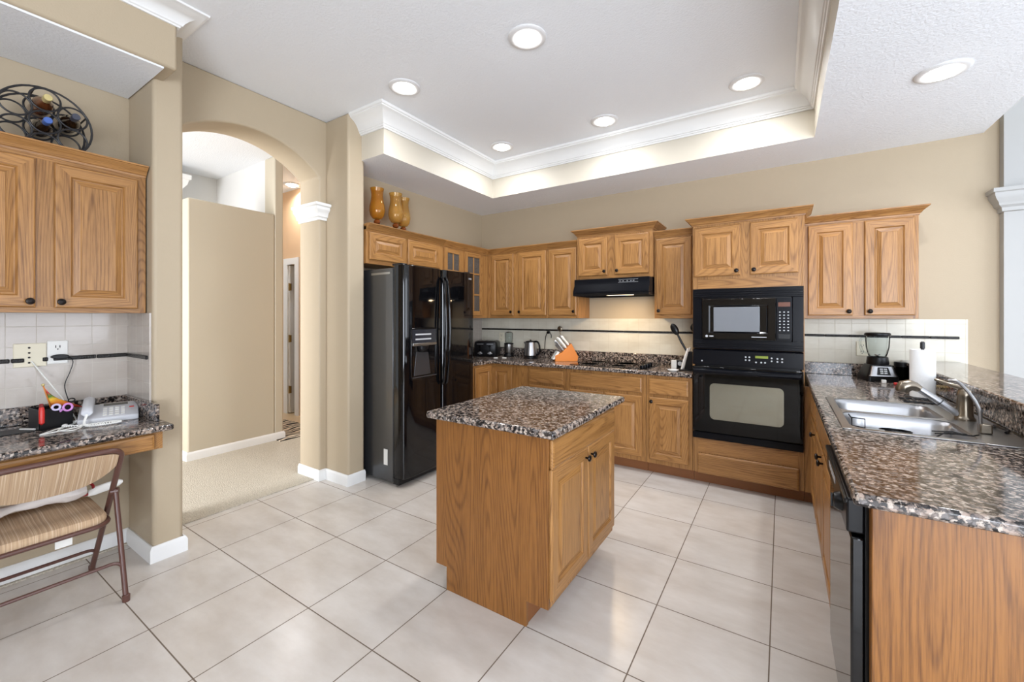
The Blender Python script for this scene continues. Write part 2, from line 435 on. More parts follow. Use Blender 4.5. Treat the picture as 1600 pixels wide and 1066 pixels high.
# ------------------------------------------------------------------ room shell
ZC, ZS = 3.07, 2.715
WL, WB, WA = -3.25, 0.90, -3.25
struct(MB().box(-3.31, 4.6, -6.6, 1.3, -0.05, 0.0).build('floor', 'floor', smooth=False), 'cream square floor tiles with brown grout', 'floor')
struct(MB().box(-4.95, -3.31, -4.9, 0.6, -0.05, 0.008).build('floor_hall', 'carpet', smooth=False), 'beige carpet beyond the archway', 'floor')
struct(MB().box(-8.2, -4.95, -4.9, 0.6, -0.05, 0.0).build('floor_far', plain('far_hall_floor', sr(214, 186, 146), 0.3), smooth=False), 'tan floor far down the hall', 'floor')
struct(MB().box(-3.6, 4.6, -6.6, 1.3, ZC, ZC + 0.1).build('ceiling', 'ceiling', smooth=False), 'white textured main ceiling', 'ceiling')
struct(MB().box(-8.2, -3.56, -4.9, 0.6, 3.2, 3.3).build('ceiling_hall', 'ceiling', smooth=False), 'white ceiling of the hall', 'ceiling')
# soffit: dropped ceiling ring with cream fascia
SL, SBk, SR, SE = -2.665, 0.325, 0.245, -1.19
poly = [(WL, SE), (SL, SE), (SL, SBk), (SR, SBk), (SR, -6.6), (1.26, -6.6), (1.26, WB), (WL, WB)]
mb = MB(); n = len(poly)
lo = [mb.bm.verts.new((x, y, ZS)) for x, y in poly]; hi = [mb.bm.verts.new((x, y, ZC)) for x, y in poly]
mb._f(lo); mb.mat(1)
for i in range(n): mb._f([lo[i], lo[(i + 1) % n], hi[(i + 1) % n], hi[i]])
struct(mb.build('ceiling_soffit', ['ceiling', 'paint_light'], smooth=False), 'dropped soffit around the tray ceiling with cream sides', 'soffit')
crown = [(0, 2.875), (0.010, 2.875), (0.014, 2.883), (0.014, 2.890), (0.021, 2.893), (0.024, 2.900), (0.024, 2.908), (0.031, 2.912), (0.035, 2.925),
         (0.044, 2.950), (0.060, 2.978), (0.082, 3.003), (0.106, 3.022), (0.118, 3.028), (0.118, 3.040), (0.128, 3.046), (0.131, 3.056), (0.131, ZC), (0, ZC)]
crown = [(o * 0.96, ZC - (ZC - z) * 0.76) for o, z in crown]
struct(MB().sweep([(-2.945, SE), (SL, SE), (SL, SBk), (SR, SBk), (SR, -6.6)], crown).build('trim_1', 'trim'), 'white crown moulding around the tray ceiling', 'trim')
# beam over the desk niche
struct(MB().box(-3.6, -2.75, -6.6, -2.535, 2.745, ZC).build('wall_header', ['paint'], bevel=0.012), 'tan header beam above the desk niche', 'wall')
struct(MB().box(-3.34, -2.765, -6.6, -2.59, 2.735, 2.746).build('ceiling_niche', 'ceiling', smooth=False), 'white ceiling of the desk niche', 'ceiling')
crown_b = [(0, 2.982), (0.010, 2.982), (0.012, 2.990), (0.020, 2.994), (0.024, 3.004), (0.040, 3.022), (0.066, 3.040), (0.096, 3.050), (0.102, 3.056), (0.112, 3.060), (0.114, ZC), (0, ZC)]
struct(MB().sweep([(-2.75, -6.6), (-2.75, -2.535), (-3.25, -2.535)], crown_b).build('trim_2', 'trim'), 'white crown moulding on the header beam', 'trim')
# walls
struct(MB().box(WL - 0.12, 1.345, WB, WB + 0.12, 0, ZC).build('wall_back', 'paint', smooth=False), 'tan back wall of the kitchen', 'wall')
struct(MB().box(-3.55, WL, -1.20, WB, 0, ZC).build('wall_left', 'paint', smooth=False), 'tan wall behind the refrigerator', 'wall')
struct(MB().box(-3.55, -3.346, -6.6, -2.5, 0, ZC).build('wall_desk', 'paint', smooth=False), 'tan wall of the desk niche', 'wall')
struct(MB().box(-3.36, -2.945, -2.585, -2.44, 0, ZC).build('wall_pillar', 'paint', bevel=0.02, segs=3), 'tan end pier beside the desk', 'wall')
struct(MB().box(-3.36, -2.945, -1.32, -1.16, 0, ZC).build('wall_pier', 'paint', bevel=0.018, segs=3), 'tan pier beside the refrigerator', 'wall')
# arched wall
yc, hw, zs, za = -1.90, 0.52, 2.575, 2.79
R = (hw ** 2 + (za - zs) ** 2) / (2 * (za - zs)); a1 = math.asin(hw / R)
pa = [(yc + R * math.sin(-a1 + 2 * a1 * i / 28), za - R + R * math.cos(-a1 + 2 * a1 * i / 28)) for i in range(29)]
outline = [(-2.56, 0), (-2.56, ZC), (-1.19, ZC), (-1.19, 0), (yc + hw, 0)] + list(reversed(pa)) + [(yc - hw, 0)]
struct(MB().prism(outline, 'x', -3.55, WA).build('wall_arch', 'paint', bevel=0.014, segs=3), 'cream wall with a segmental archway', 'wall')
# pilaster capital on the arch jamb
cap = [(0, 2.215), (0.012, 2.215), (0.014, 2.235), (0.028, 2.24), (0.030, 2.255), (0.038, 2.275), (0.056, 2.292), (0.060, 2.300), (0.060, 2.318), (0.075, 2.325), (0.078, 2.345), (0, 2.345)]
struct(MB().sweep([(-3.55, -2.28 + 0.9), (-3.25, -1.38), (-3.25, -1.32)], cap).build('trim_3', 'trim'), 'white capital on the right jamb of the archway', 'trim')
base = [(0, 0), (0.016, 0), (0.016, 0.07), (0.011, 0.082), (0.006, 0.09), (0, 0.09)]
struct(MB().sweep([(-3.55, -1.38), (-3.25, -1.38), (-3.25, -1.32), (-2.945, -1.32), (-2.945, -1.16)], base).build('baseboard_pier', 'trim'), 'white baseboard round the pier by the refrigerator', 'baseboard')
struct(MB().sweep([(-3.346, -6.6), (-3.346, -2.585), (-2.945, -2.585), (-2.945, -2.44), (-3.25, -2.44)], base).build('baseboard_desk', 'trim'), 'white baseboard under the desk and round its pier', 'baseboard')
# hall beyond the arch
mb = MB(); mb.box(-4.95, -4.73, -1.80, -0.985, 0, 2.54); mb.box(-4.95, -4.73, -0.985, -0.89, 0, 3.2)
struct(mb.build('wall_hall', 'paint_hall', bevel=0.012), 'beige half height wall in the hall', 'wall')
struct(MB().box(-6.2, -4.95, -0.97, -0.89, 0, 3.2).build('wall_hall_side', 'white_wall', smooth=False), 'white wall above the half wall', 'wall')
struct(MB().box(-6.3, -6.2, -4.9, -0.89, 0, 3.2).build('wall_hall_back', 'white_wall', smooth=False), 'white far wall behind the half wall', 'wall')
struct(MB().sweep([(-4.95, -1.80), (-4.73, -1.80), (-4.73, -0.89), (-4.95, -0.89)], base).build('baseboard_hall', 'trim'), 'white baseboard of the hall wall', 'baseboard')
mb = MB(); mb.box(-8.2, -5.95, -0.17, -0.05, 0, 3.2); mb.box(-5.72, -3.56, -0.17, -0.05, 0, 3.2); mb.box(-5.95, -5.72, -0.17, -0.05, 2.14, 3.2)
struct(mb.build('wall_hall_end', 'paint_peach', smooth=False), 'peach wall at the end of the hall', 'wall')
struct(MB().box(-8.2, -3.55, 0.5, 0.6, 0, 3.2).build('wall_hall_room', 'white_wall', smooth=False), 'wall of the room behind the hall door', 'wall')
mb = MB(); mb.box(-5.74, -5.65, -0.19, -0.165, 0, 2.23); mb.box(-6.03, -5.93, -0.19, -0.165, 0, 2.23); mb.box(-5.93, -5.74, -0.19, -0.165, 2.14, 2.23)
struct(mb.build('trim_4', 'trim'), 'white casing of the hall door', 'trim')
dr = struct(MB().box(-5.935, -5.895, -0.165, 0.35, 0.01, 2.13).build('door_1', 'trim', smooth=False), 'white hall door standing open', 'door')
for z in (0.35, 1.08, 1.82):
    MB().box(-5.897, -5.862, -0.185, -0.162, z - 0.05, z + 0.05).lathe([(0.008, z - 0.055), (0.008, z + 0.055)], (-5.885, -0.186, 0), 10).build('hinge', 'brass', dr)
cap2 = [(0, 2.84), (0.03, 2.85), (0.035, 2.90), (0.07, 2.95), (0.08, 3.0), (0.10, 3.01), (0.10, 3.06), (0, 3.06)]
mb = MB(); mb.sweep([(-6.2, -1.72), (-5.9, -1.72), (-5.9, -1.49), (-6.2, -1.49)], cap2); mb.box(-6.2, -5.9, -1.72, -1.49, 0, 3.2)
struct(mb.build('trim_5', 'trim'), 'white column with a capital in the room beyond the half wall', 'trim')
tag(MB().box(-5.55, -4.62, -0.98, -0.42, 0.0, 0.016).build('rug', 'zebra', bevel=0.004), 'black and cream zebra pattern rug at the end of the hall', 'rug')
# living side: bar half wall, white pilaster, unseen far walls with openings for the daylight fill
struct(MB().box(0.866, 1.02, -2.02, WB, 0, 1.025).build('wall_bar', 'paint', smooth=False), 'half wall carrying the bar top', 'wall')
mb = MB(); mb.box(1.338, 1.80, 0.83, 1.05, 0, ZC)
mb.sweep([(1.338, 1.05), (1.338, 0.83), (1.80, 0.83)], [(0, 2.12), (0.012, 2.125), (0.014, 2.15), (0.03, 2.165), (0.034, 2.185), (0.05, 2.21), (0.058, 2.235), (0.058, 2.25), (0.068, 2.255), (0.068, 2.28), (0, 2.28)])
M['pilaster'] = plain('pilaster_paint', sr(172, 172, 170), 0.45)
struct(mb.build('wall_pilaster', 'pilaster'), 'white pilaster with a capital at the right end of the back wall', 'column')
struct(MB().box(1.345, 4.6, 1.05, 1.2, 0, ZC).build('wall_living', 'white_wall', smooth=False), 'far wall of the living room', 'wall')
mb = MB(); mb.box(4.5, 4.6, -6.6, -3.35, 0, ZC); mb.box(4.5, 4.6, 0.15, 1.2, 0, ZC); mb.box(4.5, 4.6, -3.35, 0.15, 2.45, ZC); mb.box(4.5, 4.6, -3.35, 0.15, 0, 0.25)
struct(mb.build('wall_right', 'white_wall', smooth=False), 'living room wall with a wide window', 'wall')
mb = MB(); mb.box(-3.6, 0.55, -6.6, -6.5, 0, ZC); mb.box(3.45, 4.6, -6.6, -6.5, 0, ZC); mb.box(0.55, 3.45, -6.6, -6.5, 2.4, ZC)  # unseen opening, placed to suit the added daylight lamp
struct(mb.build('wall_front', 'paint', smooth=False), 'unseen wall behind the camera with an opening added for daylight', 'wall')
# tile splashbacks and black liner
struct(MB().box(-3.248, 1.18, WB - 0.008, WB, 0.914, 1.372).build('wall_splashback', 'splash', smooth=False), 'cream square wall tiles behind the counters', 'tile')
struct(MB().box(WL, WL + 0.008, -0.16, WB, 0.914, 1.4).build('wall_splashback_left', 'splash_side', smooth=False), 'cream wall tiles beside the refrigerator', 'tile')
mb = MB()
for x0, x1 in ((-3.24, -0.585), (0.185, 1.137)):
    k = int((x1 - x0) / 0.15)
    for i in range(k): mb.box(x0 + (x1 - x0) * i / k, x0 + (x1 - x0) * (i + 1) / k - 0.001, WB - 0.018, WB - 0.006, 1.226, 1.246)
struct(mb.build('trim_6', 'liner', bevel=0.004), 'black rope liner tile along the back wall', 'trim')
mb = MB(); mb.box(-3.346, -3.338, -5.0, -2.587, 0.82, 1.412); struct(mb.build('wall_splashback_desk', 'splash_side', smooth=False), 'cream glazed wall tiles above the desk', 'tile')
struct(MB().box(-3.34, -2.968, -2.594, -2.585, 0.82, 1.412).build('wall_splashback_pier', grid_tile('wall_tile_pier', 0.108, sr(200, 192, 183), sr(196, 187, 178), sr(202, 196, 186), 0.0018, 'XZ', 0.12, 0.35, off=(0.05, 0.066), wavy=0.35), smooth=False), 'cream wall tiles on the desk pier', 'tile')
mb = MB()
for y0, y1 in ((-3.5, -3.265), (-3.26, -3.06), (-3.055, -3.01), (-2.945, -2.925), (-2.905, -2.735), (-2.73, -2.60)): mb.box(-3.341, -3.326, y0, y1, 1.148, 1.170)
mb.box(-3.335, -2.985, -2.606, -2.592, 1.148, 1.170)
struct(mb.build('trim_7', 'liner', bevel=0.004), 'black rope liner tile above the desk', 'trim')

# ------------------------------------------------------------------ recessed lights
def recessed(loc, label, power=5.6, group='recessed ceiling lights'):
    t = thing('recessed_light', label, 'ceiling light', loc, group=group)
    MB().lathe([(0.114, 0.0), (0.114, -0.004), (0.108, -0.009), (0.092, -0.012), (0.076, -0.009), (0.068, -0.004), (0.066, 0.0)], n=40).build('trim_ring', 'lamp_ring', t)
    MB().lathe([(0.001, -0.034), (0.028, -0.032), (0.050, -0.024), (0.064, -0.010), (0.068, -0.002)], n=36).build('lens', 'lamp_glow', t)
    l = bpy.data.lights.new('lamp', 'AREA'); l.shape = 'DISK'; l.size = 0.13; l.energy = power; l.color = (0.97, 0.99, 1.03); l.spread = 2.75
    o = bpy.data.objects.new('lamp', l); o.parent = t; o.location = (0, 0, -0.037); COL.objects.link(o)
    return t
M['lamp_ring'] = plain('lamp_ring_grey', sr(226, 226, 226), 0.4)
M['lamp_glow'] = plain('lamp_lens', (1.0, 0.985, 0.96, 1), 0.4, emit=15)
recessed((-2.27, -1.33, ZC), 'round recessed ceiling light nearest the pier by the refrigerator')
recessed((-1.24, -1.31, ZC), 'large bright round recessed light in the middle front of the tray ceiling')
recessed((-2.27, -0.07, ZC), 'small round recessed light at the back left corner of the tray ceiling')
recessed((-1.23, -0.04, ZC), 'round recessed light at the middle back of the tray ceiling')
recessed((-0.17, -0.04, ZC), 'round recessed light at the back right corner of the tray ceiling')
recessed((0.77, -0.31, ZS), 'round recessed light in the dropped soffit above the sink', 9)
recessed((-5.57, -0.32, 3.2), 'small ceiling light glimpsed in the far hall through the archway', 9)

# ------------------------------------------------------------------ cabinets
def knob_mesh():
    return MB().lathe([(0.0045, 0.002), (0.0055, -0.012), (0.007, -0.014), (0.0145, -0.018), (0.0165, -0.022), (0.0145, -0.027), (0.006, -0.030), (0.0008, -0.0305)], (0, 0, 0), 20, 'y')
KNOB = None
def add_knob(par, x, z, y=-0.019):
    global KNOB
    if KNOB is None:
        KNOB = knob_mesh().build('knob', 'bronze', par, loc=(x, y, z)); return KNOB
    k = KNOB.copy(); k.parent = par; k.location = (x, y, z); COL.objects.link(k); return k
DT = 0.019
def door(par, x0, x1, z0, z1, knob=None, name='door'):
    w_, h_ = x1 - x0, z1 - z0
    f = min(0.056, 0.2 * min(w_, h_) + 0.012)
    loops = [(0.006, 0.0), (0.006, -0.005), (0, -0.006), (0, -DT + 0.006), (0.003, -DT + 0.002), (0.007, -DT), (f, -DT), (f + 0.004, -DT + 0.004), (f + 0.008, -DT + 0.010),
             (f + 0.013, -DT + 0.0105), (f + 0.036, -DT + 0.003), (f + 0.039, -DT + 0.0005)]
    o = MB().rect_loops(w_, h_, loops, hmat=1).build(name, ['oak_v', 'oak_h'], par, smooth=False, loc=(x0, 0, z0))
    if knob: add_knob(o, knob[0] - x0, knob[1] - z0)
    return o
def drawer(par, x0, x1, z0, z1, knob=None, name='drawer'):
    loops = [(0.006, 0.0), (0.006, -0.005), (0, -0.006), (0, -DT + 0.008), (0.004, -DT + 0.003), (0.014, -DT)]
    o = MB().rect_loops(x1 - x0, z1 - z0, loops).build(name, 'oak_h', par, smooth=False, loc=(x0, 0, z0))
    if knob: add_knob(o, knob[0] - x0, knob[1] - z0)
    return o
CR = [(0, 0.0), (0.006, 0.0), (0.008, 0.010), (0.014, 0.013), (0.018, 0.022), (0.030, 0.036), (0.044, 0.046), (0.046, 0.050), (0.052, 0.052), (0.052, 0.060), (0, 0.060)]
def crown_part(par, path, z):
    return MB().sweep(path, [(o, z + h) for o, h in CR]).build('crown', 'oak_h', par)
def body(par, boxes, name='body', bevel=0.0015):
    mb = MB()
    for b in boxes: mb.box(*b)
    return mb.build(name, 'oak_v', par, bevel=bevel, smooth=False)
def rails(par, w_, z0, z1, rl=0.05):
    """horizontal members of the face frame, grain across"""
    for a, b in ((z0, z0 + rl * 0.6), (z1 - rl * 0.5, z1)):
        MB().box(0.03, w_ - 0.03, -0.0012, 0.004, a, b).build('face_rail', 'oak_h', par, smooth=False)
H90 = PI / 2
# --- upper cabinets on the back wall (local x = world X, front at y=0)
def upper(label, X0, X1, Y, z0, z1, doors, crownpath=None, depth=None, rz=0, loc=None):
    d = depth or (WB - 0.012 - Y)
    t = thing('wall_cabinet', label, 'cabinet', loc or (X0, Y, z0), rz, 'oak wall cabinets')
    W, Hh = X1 - X0, z1 - z0
    body(t, [(0, W, 0, d, 0, Hh)]); rails(t, W, 0, Hh)
    for (a, b, c, e, k) in doors:
        door(t, a - X0, b - X0, c - z0, e - z0, (k[0] - X0, k[1] - z0) if k else None)
    if crownpath: crown_part(t, [(x - X0, y) for x, y in crownpath], Hh - 0.008)
    return t
ZU0, ZU1 = 1.378, 2.140
upper('oak wall cabinet with two tall doors in the corner left of the range hood', -2.925, -2.112, 0.59, ZU0, ZU1,
      [(-2.870, -2.553, 1.408, 2.122, (-2.575, 1.448)), (-2.482, -2.128, 1.408, 2.122, (-2.462, 1.448))], [(-2.925, 0), (-2.112, 0)])
upper('oak wall cabinet with one tall door directly left of the range hood', -2.110, -1.748, 0.59, ZU0, ZU1,
      [(-2.095, -1.766, 1.408, 2.122, (-1.792, 1.448))], [(-2.110, 0), (-1.748, 0)])
upper('short oak wall cabinet with two doors above the range hood', -1.745, -0.973, 0.55, 1.770, 2.230,
      [(-1.722, -1.415, 1.808, 2.190, (-1.440, 1.845)), (-1.338, -1.010, 1.808, 2.190, (-1.312, 1.845))],
      [(-1.745, 0.32), (-1.745, 0), (-0.973, 0), (-0.973, 0.32)])
upper('oak wall cabinet with one tall door between range hood and microwave', -0.970, -0.587, 0.59, ZU0, ZU1,
      [(-0.955, -0.640, 1.412, 2.122, (-0.925, 1.448))], [(-0.970, 0), (-0.587, 0)])
upper('oak wall cabinet with two tall doors right of the microwave tower', 0.187, 0.858, 0.59, ZU0, 2.125,
      [(0.217, 0.492, 1.402, 2.105, (0.468, 1.432)), (0.560, 0.838, 1.402, 2.105, (0.590, 1.432))], [(0.187, 0), (0.858, 0), (0.858, 0.295)])
# --- upper cabinets on the left wall (face X=-2.93, local x = world Y)
def upper_left(label, Y0, Y1, X, z0, z1, doors, depth, crownpath, name='wall_cabinet', group='oak wall cabinets', top_board=False):
    t = thing(name, label, 'cabinet', (X, Y0, z0), H90, group)
    W, Hh = Y1 - Y0, z1 - z0
    body(t, [(0, W, 0, depth, 0, Hh)]); rails(t, W, 0, Hh)
    for (a, b, c, e, k) in doors: door(t, a - Y0, b - Y0, c - z0, e - z0, (k[0] - Y0, k[1] - z0) if k else None)
    crown_part(t, [(y - Y0, d_) for y, d_ in crownpath], Hh - 0.008)
    if top_board: MB().box(0.002, W - 0.002, 0.004, depth, Hh + 0.03, Hh + 0.049).build('top_board', 'oak_h', t, smooth=False)
    return t
upper_left('low oak cabinet with two short wide doors over the refrigerator', -1.155, -0.201, -2.93, 1.850, ZU1,
           [(-1.130, -0.722, 1.886, 2.122, None), (-0.692, -0.262, 1.886, 2.122, None)], 0.312, [(-1.155, 0), (-0.201, 0)], top_board=True)
g = thing('glass_cabinet', 'oak corner cabinet with leaded glass doors right of the refrigerator top', 'cabinet', (-2.93, -0.199, ZU0), H90, 'oak wall cabinets')
body(g, [(0, 1.083, 0, 0.312, 0, ZU1 - ZU0)]); rails(g, 0.785, 0, ZU1 - ZU0)
crown_part(g, [(0, 0), (0.79, 0)], ZU1 - ZU0 - 0.008)
def glass_door(par, x0, x1, z0, z1):
    w_, h_ = x1 - x0, z1 - z0; f = 0.05
    mb = MB(); mb.box(0, f, -DT, 0, 0, h_); mb.box(w_ - f, w_, -DT, 0, 0, h_); mb.mat(1)
    mb.box(f, w_ - f, -DT, 0, 0, f); mb.box(f, w_ - f, -DT, 0, h_ - f, h_)
    mb.mat(0); mb.box(w_ / 2 - 0.009, w_ / 2 + 0.009, -DT + 0.003, -0.003, f, h_ - f); mb.mat(1)
    for i in (1, 2): mb.box(f, w_ - f, -DT + 0.004, -0.004, h_ * i / 3 - 0.009, h_ * i / 3 + 0.009)
    o = mb.build('door', ['oak_v', 'oak_h'], par, bevel=0.002, smooth=False, loc=(x0, 0, z0))
    MB().box(f - 0.004, w_ - f + 0.004, -0.010, -0.005, f - 0.004, h_ - f + 0.004).build('pane', 'leaded', o, smooth=False)
glass_door(g, 0.006, 0.294, 0.030, 0.742); glass_door(g, 0.342, 0.662, 0.030, 0.742)
# --- desk wall cabinet
t = upper_left('oak two door wall cabinet above the desk under a wine rack', -3.44, -2.592, -3.03, 1.412, 2.195,
               [(-3.36, -3.016, 1.436, 2.165, (-3.036, 1.466)), (-2.952, -2.630, 1.436, 2.165, (-2.932, 1.466))], 0.304, [(-3.44, 0), (-2.592, 0)])

# --- base cabinets, back wall (face Y=0.30)
FB = 0.30
def basecab(label, X0, X1, doors, drawers, loc=None, rz=0, boxes=None, toe=None, name='base_cabinet'):
    t = thing(name, label, 'cabinet', loc or (X0, FB, 0), rz, 'oak base cabinets')
    W = X1 - X0
    body(t, boxes or [(0, W, 0, 0.585, 0.10, 0.876)])
    MB().box(*(toe or (0, W, 0.075, 0.09, 0.0, 0.10))).build('toe_kick', 'oak_dark', t, smooth=False)
    for (a, b, c, e, k) in drawers: drawer(t, a - X0, b - X0, c, e, (k[0] - X0, k[1]) if k else None)
    for (a, b, c, e, k) in doors: door(t, a - X0, b - X0, c, e, (k[0] - X0, k[1]) if k else None)
    return t
# corner unit with an L-shaped body
t = thing('base_cabinet', 'oak L shaped corner base cabinet beside the refrigerator', 'cabinet', (-2.66, FB, 0), 0, 'oak base cabinets')
MB().prism([(-0.58, -0.44), (0, -0.44), (0, 0), (0.465, 0), (0.465, 0.585), (-0.58, 0.585)], 'z', 0.10, 0.876).build('body', 'oak_v', t, bevel=0.0015, smooth=False)
MB().prism([(-0.56, -0.43), (-0.075, -0.43), (-0.075, 0.075), (0.465, 0.075), (0.465, 0.09), (-0.09, 0.09), (-0.09, -0.41), (-0.56, -0.41)], 'z', 0, 0.10).build('toe_kick', 'oak_dark', t, smooth=False)
door(t, 0.012, 0.275, 0.13, 0.855)
d = door(t, 0, 0.30, 0.13, 0.855); d.rotation_euler = (0, 0, H90); d.location = (0, -0.315, 0.13)
basecab('narrow oak base cabinet with drawer and door between the corner and the cooktop', -2.192, -1.742,
        [(-2.168, -1.777, 0.14, 0.685, (-1.80, 0.65))], [(-2.168, -1.777, 0.712, 0.850, None)])
basecab('wide oak base cabinet with two doors below the cooktop', -1.740, -0.973,
        [(-1.708, -1.368, 0.14, 0.685, (-1.39, 0.65)), (-1.345, -1.003, 0.14, 0.685, (-1.322, 0.65))], [(-1.708, -1.003, 0.712, 0.850, None)])
basecab('narrow oak base cabinet with drawer and door between the cooktop and the oven', -0.970, -0.587,
        [(-0.942, -0.615, 0.14, 0.685, (-0.918, 0.650))], [(-0.942, -0.615, 0.712, 0.850, None)])
# oven tower
t = thing('oven_tower', 'tall oak cabinet holding the black microwave and wall oven', 'cabinet', (-0.584, FB, 0))
W = 0.768
body(t, [(0, 0.016, 0, 0.585, 0.10, 2.150), (W - 0.016, W, 0, 0.585, 0.10, 2.150), (0.016, W - 0.016, 0.565, 0.585, 0.10, 2.150),
         (0.016, W - 0.016, 0, 0.56, 0.10, 0.385), (0.016, W - 0.016, 0.02, 0.56, 1.1285, 1.1315), (0.016, W - 0.016, 0, 0.56, 1.620, 2.150)])
MB().box(0, W, 0.075, 0.09, 0, 0.10).build('toe_kick', 'oak_dark', t, smooth=False)
for a, b in ((0.27, 0.385), (1.62, 1.70)): MB().box(0.04, W - 0.04, -0.0015, 0.004, a, b).build('face_rail', 'oak_h', t, smooth=False)
drawer(t, 0.040, 0.735, 0.098, 0.262)
door(t, 0.012, 0.352, 1.722, 2.128, (0.325, 1.758)); door(t, 0.418, 0.730, 1.722, 2.128, (0.445, 1.758))
crown_part(t, [(0, 0.285), (0, 0), (W, 0), (W, 0.285)], 2.145)

# --- peninsula cabinets (face X=0.235, fronts facing -X; local x = -Y)
FP = 0.235
t = thing('base_cabinet', 'oak corner base cabinet with one door right of the oven', 'cabinet', (FP, 0.298, 0), -H90, 'oak base cabinets')
body(t, [(0, 0.585, 0, 0.60, 0.10, 0.876)]); MB().box(0, 0.585, 0.075, 0.09, 0, 0.10).build('toe_kick', 'oak_dark', t, smooth=False)
MB().box(-0.014, 0.006, -0.049, 0.0, 0.10, 0.876).build('filler_strip', 'oak_v', t, smooth=False)
MB().box(-0.09, -0.077, -0.049, 0.09, 0.0, 0.10).build('toe_return', 'oak_dark', t, smooth=False)
door(t, 0.10, 0.572, 0.135, 0.685, (0.548, 0.653)); drawer(t, 0.10, 0.572, 0.712, 0.850)
t = thing('sink_cabinet', 'oak base cabinet with two doors below the sink', 'cabinet', (FP, -0.290, 0), -H90, 'oak base cabinets')
body(t, [(0, 0.018, 0, 0.60, 0.10, 0.876), (1.022, 1.04, 0, 0.60, 0.10, 0.876), (0.018, 1.022, 0.58, 0.60, 0.10, 0.876), (0.018, 1.022, 0, 0.58, 0.10, 0.118), (0.018, 1.022, 0, 0.02, 0.118, 0.876)])
MB().box(0, 1.04, 0.075, 0.09, 0, 0.10).build('toe_kick', 'oak_dark', t, smooth=False)
door(t, 0.03, 0.512, 0.135, 0.685, (0.462, 0.656)); door(t, 0.520, 1.005, 0.135, 0.685, (0.578, 0.656)); drawer(t, 0.03, 1.005, 0.712, 0.850)
# dishwasher
t = thing('dishwasher', 'black dishwasher with glossy door at the near end of the peninsula', 'dishwasher', (FP, -1.335, 0), -H90)
MB().box(0.005, 0.600, 0.004, 0.58, 0.02, 0.872).build('tub', 'black', t)
MB().box(0.003, 0.602, -0.028, 0.004, 0.105, 0.765).build('door', 'black_gloss', t, bevel=0.006)
MB().box(0.003, 0.602, -0.038, 0.004, 0.775, 0.872).box(0.003, 0.602, -0.044, -0.03, 0.855, 0.872).build('control_panel', 'black', t, bevel=0.006)
MB().lathe([(0.028, -0.038), (0.028, -0.046), (0.022, -0.058), (0.018, -0.060), (0.001, -0.060)], (0.50, 0, 0.825), 24, 'y').box(0.496, 0.504, -0.066, -0.055, 0.805, 0.845).build('dial', 'black', t)
mb = MB()
for i in range(5): mb.box(0.10 + 0.045 * i, 0.13 + 0.045 * i, -0.0395, -0.038, 0.815, 0.835)
mb.build('button_row', 'grey_mark', t, smooth=False)
MB().box(0.003, 0.602, 0.045, 0.06, 0.0, 0.10).build('kick_plate', 'black', t, smooth=False)
t = tag(MB().box(0.246, 0.860, -1.985, -1.945, 0, 0.878).build('end_panel', 'oak_panel', bevel=0.003, smooth=False), 'wide oak panel closing the near end of the peninsula', 'panel')

# ------------------------------------------------------------------ island
t = thing('kitchen_island', 'freestanding oak island with granite top in the middle of the floor', 'island', (-0.807, -1.042, 0), 0)
IW, ID = 0.655, 0.815    # world X extent -1.462..-0.807, Y -1.857..-1.042
# end panels with notched feet, drawn as (x,z)
notch = [(-0.585, 0), (-0.112, 0), (-0.112, 0.115), (0, 0.115), (0, 0.876), (-IW, 0.876), (-IW, 0.115), (-0.585, 0.115)]
MB().prism(notch, 'y', -ID, -ID + 0.02).build('end_panel', 'oak_panel', t, bevel=0.0015, smooth=False)
MB().prism(notch, 'y', -0.02, 0).build('end_panel', 'oak_panel', t, bevel=0.0015, smooth=False)
mb = MB(); mb.box(-IW + 0.002, -0.001, -ID + 0.02, -0.02, 0.115, 0.874); mb.build('body', 'oak_v', t, smooth=False)
MB().box(-0.58, -0.118, -ID + 0.02, -0.02, 0, 0.115).build('toe_kick', 'oak_dark', t, smooth=False)
def side_front(o, y0, z0):   # put a front drawn in local x/-y onto the +X face
    o.rotation_euler = (0, 0, H90); o.location = (0, y0, z0)
o = drawer(t, 0, 0.795, 0.725, 0.855); side_front(o, -0.805, 0.722)
o = door(t, 0, 0.392, 0.13, 0.700, (0.362, 0.655)); side_front(o, -0.812, 0.155)
o = door(t, 0, 0.392, 0.13, 0.700, (0.030, 0.655)); side_front(o, -0.408, 0.155)
MB().box(-1.477 + 0.807, -0.748 + 0.807, -1.920 + 1.042, -0.985 + 1.042, 0.876, 0.912).build('worktop', 'granite', t, bevel=0.012, segs=3)

# ------------------------------------------------------------------ countertops
CT0, CT1 = 0.878, 0.914
t = thing('countertop', 'granite countertop running from refrigerator to oven along the back wall', 'countertop', (-2.0, 0.6, CT0))
MB().prism([(WL + 0.002 + 2.0, -0.14 - 0.6), (-2.632 + 2.0, -0.14 - 0.6), (-2.632 + 2.0, 0.272 - 0.6), (-0.588 + 2.0, 0.272 - 0.6), (-0.588 + 2.0, WB - 0.6 - 0.009), (WL + 2.0 + 0.002, WB - 0.6 - 0.009)], 'z', 0, CT1 - CT0).build('slab', 'granite', t, bevel=0.010, segs=3)
mb = MB(); mb.box(-3.22 + 2.0, -0.588 + 2.0, 0.872 - 0.6, 0.891 - 0.6, CT1 - CT0, 1.012 - CT0); mb.box(-3.241 + 2, -3.222 + 2, -0.14 - 0.6, 0.891 - 0.6, CT1 - CT0, 1.012 - CT0)
mb.build('backsplash', 'granite', t, bevel=0.003)
t = thing('countertop', 'granite countertop of the peninsula with the sink set in it', 'countertop', (0.5, -0.6, CT0))
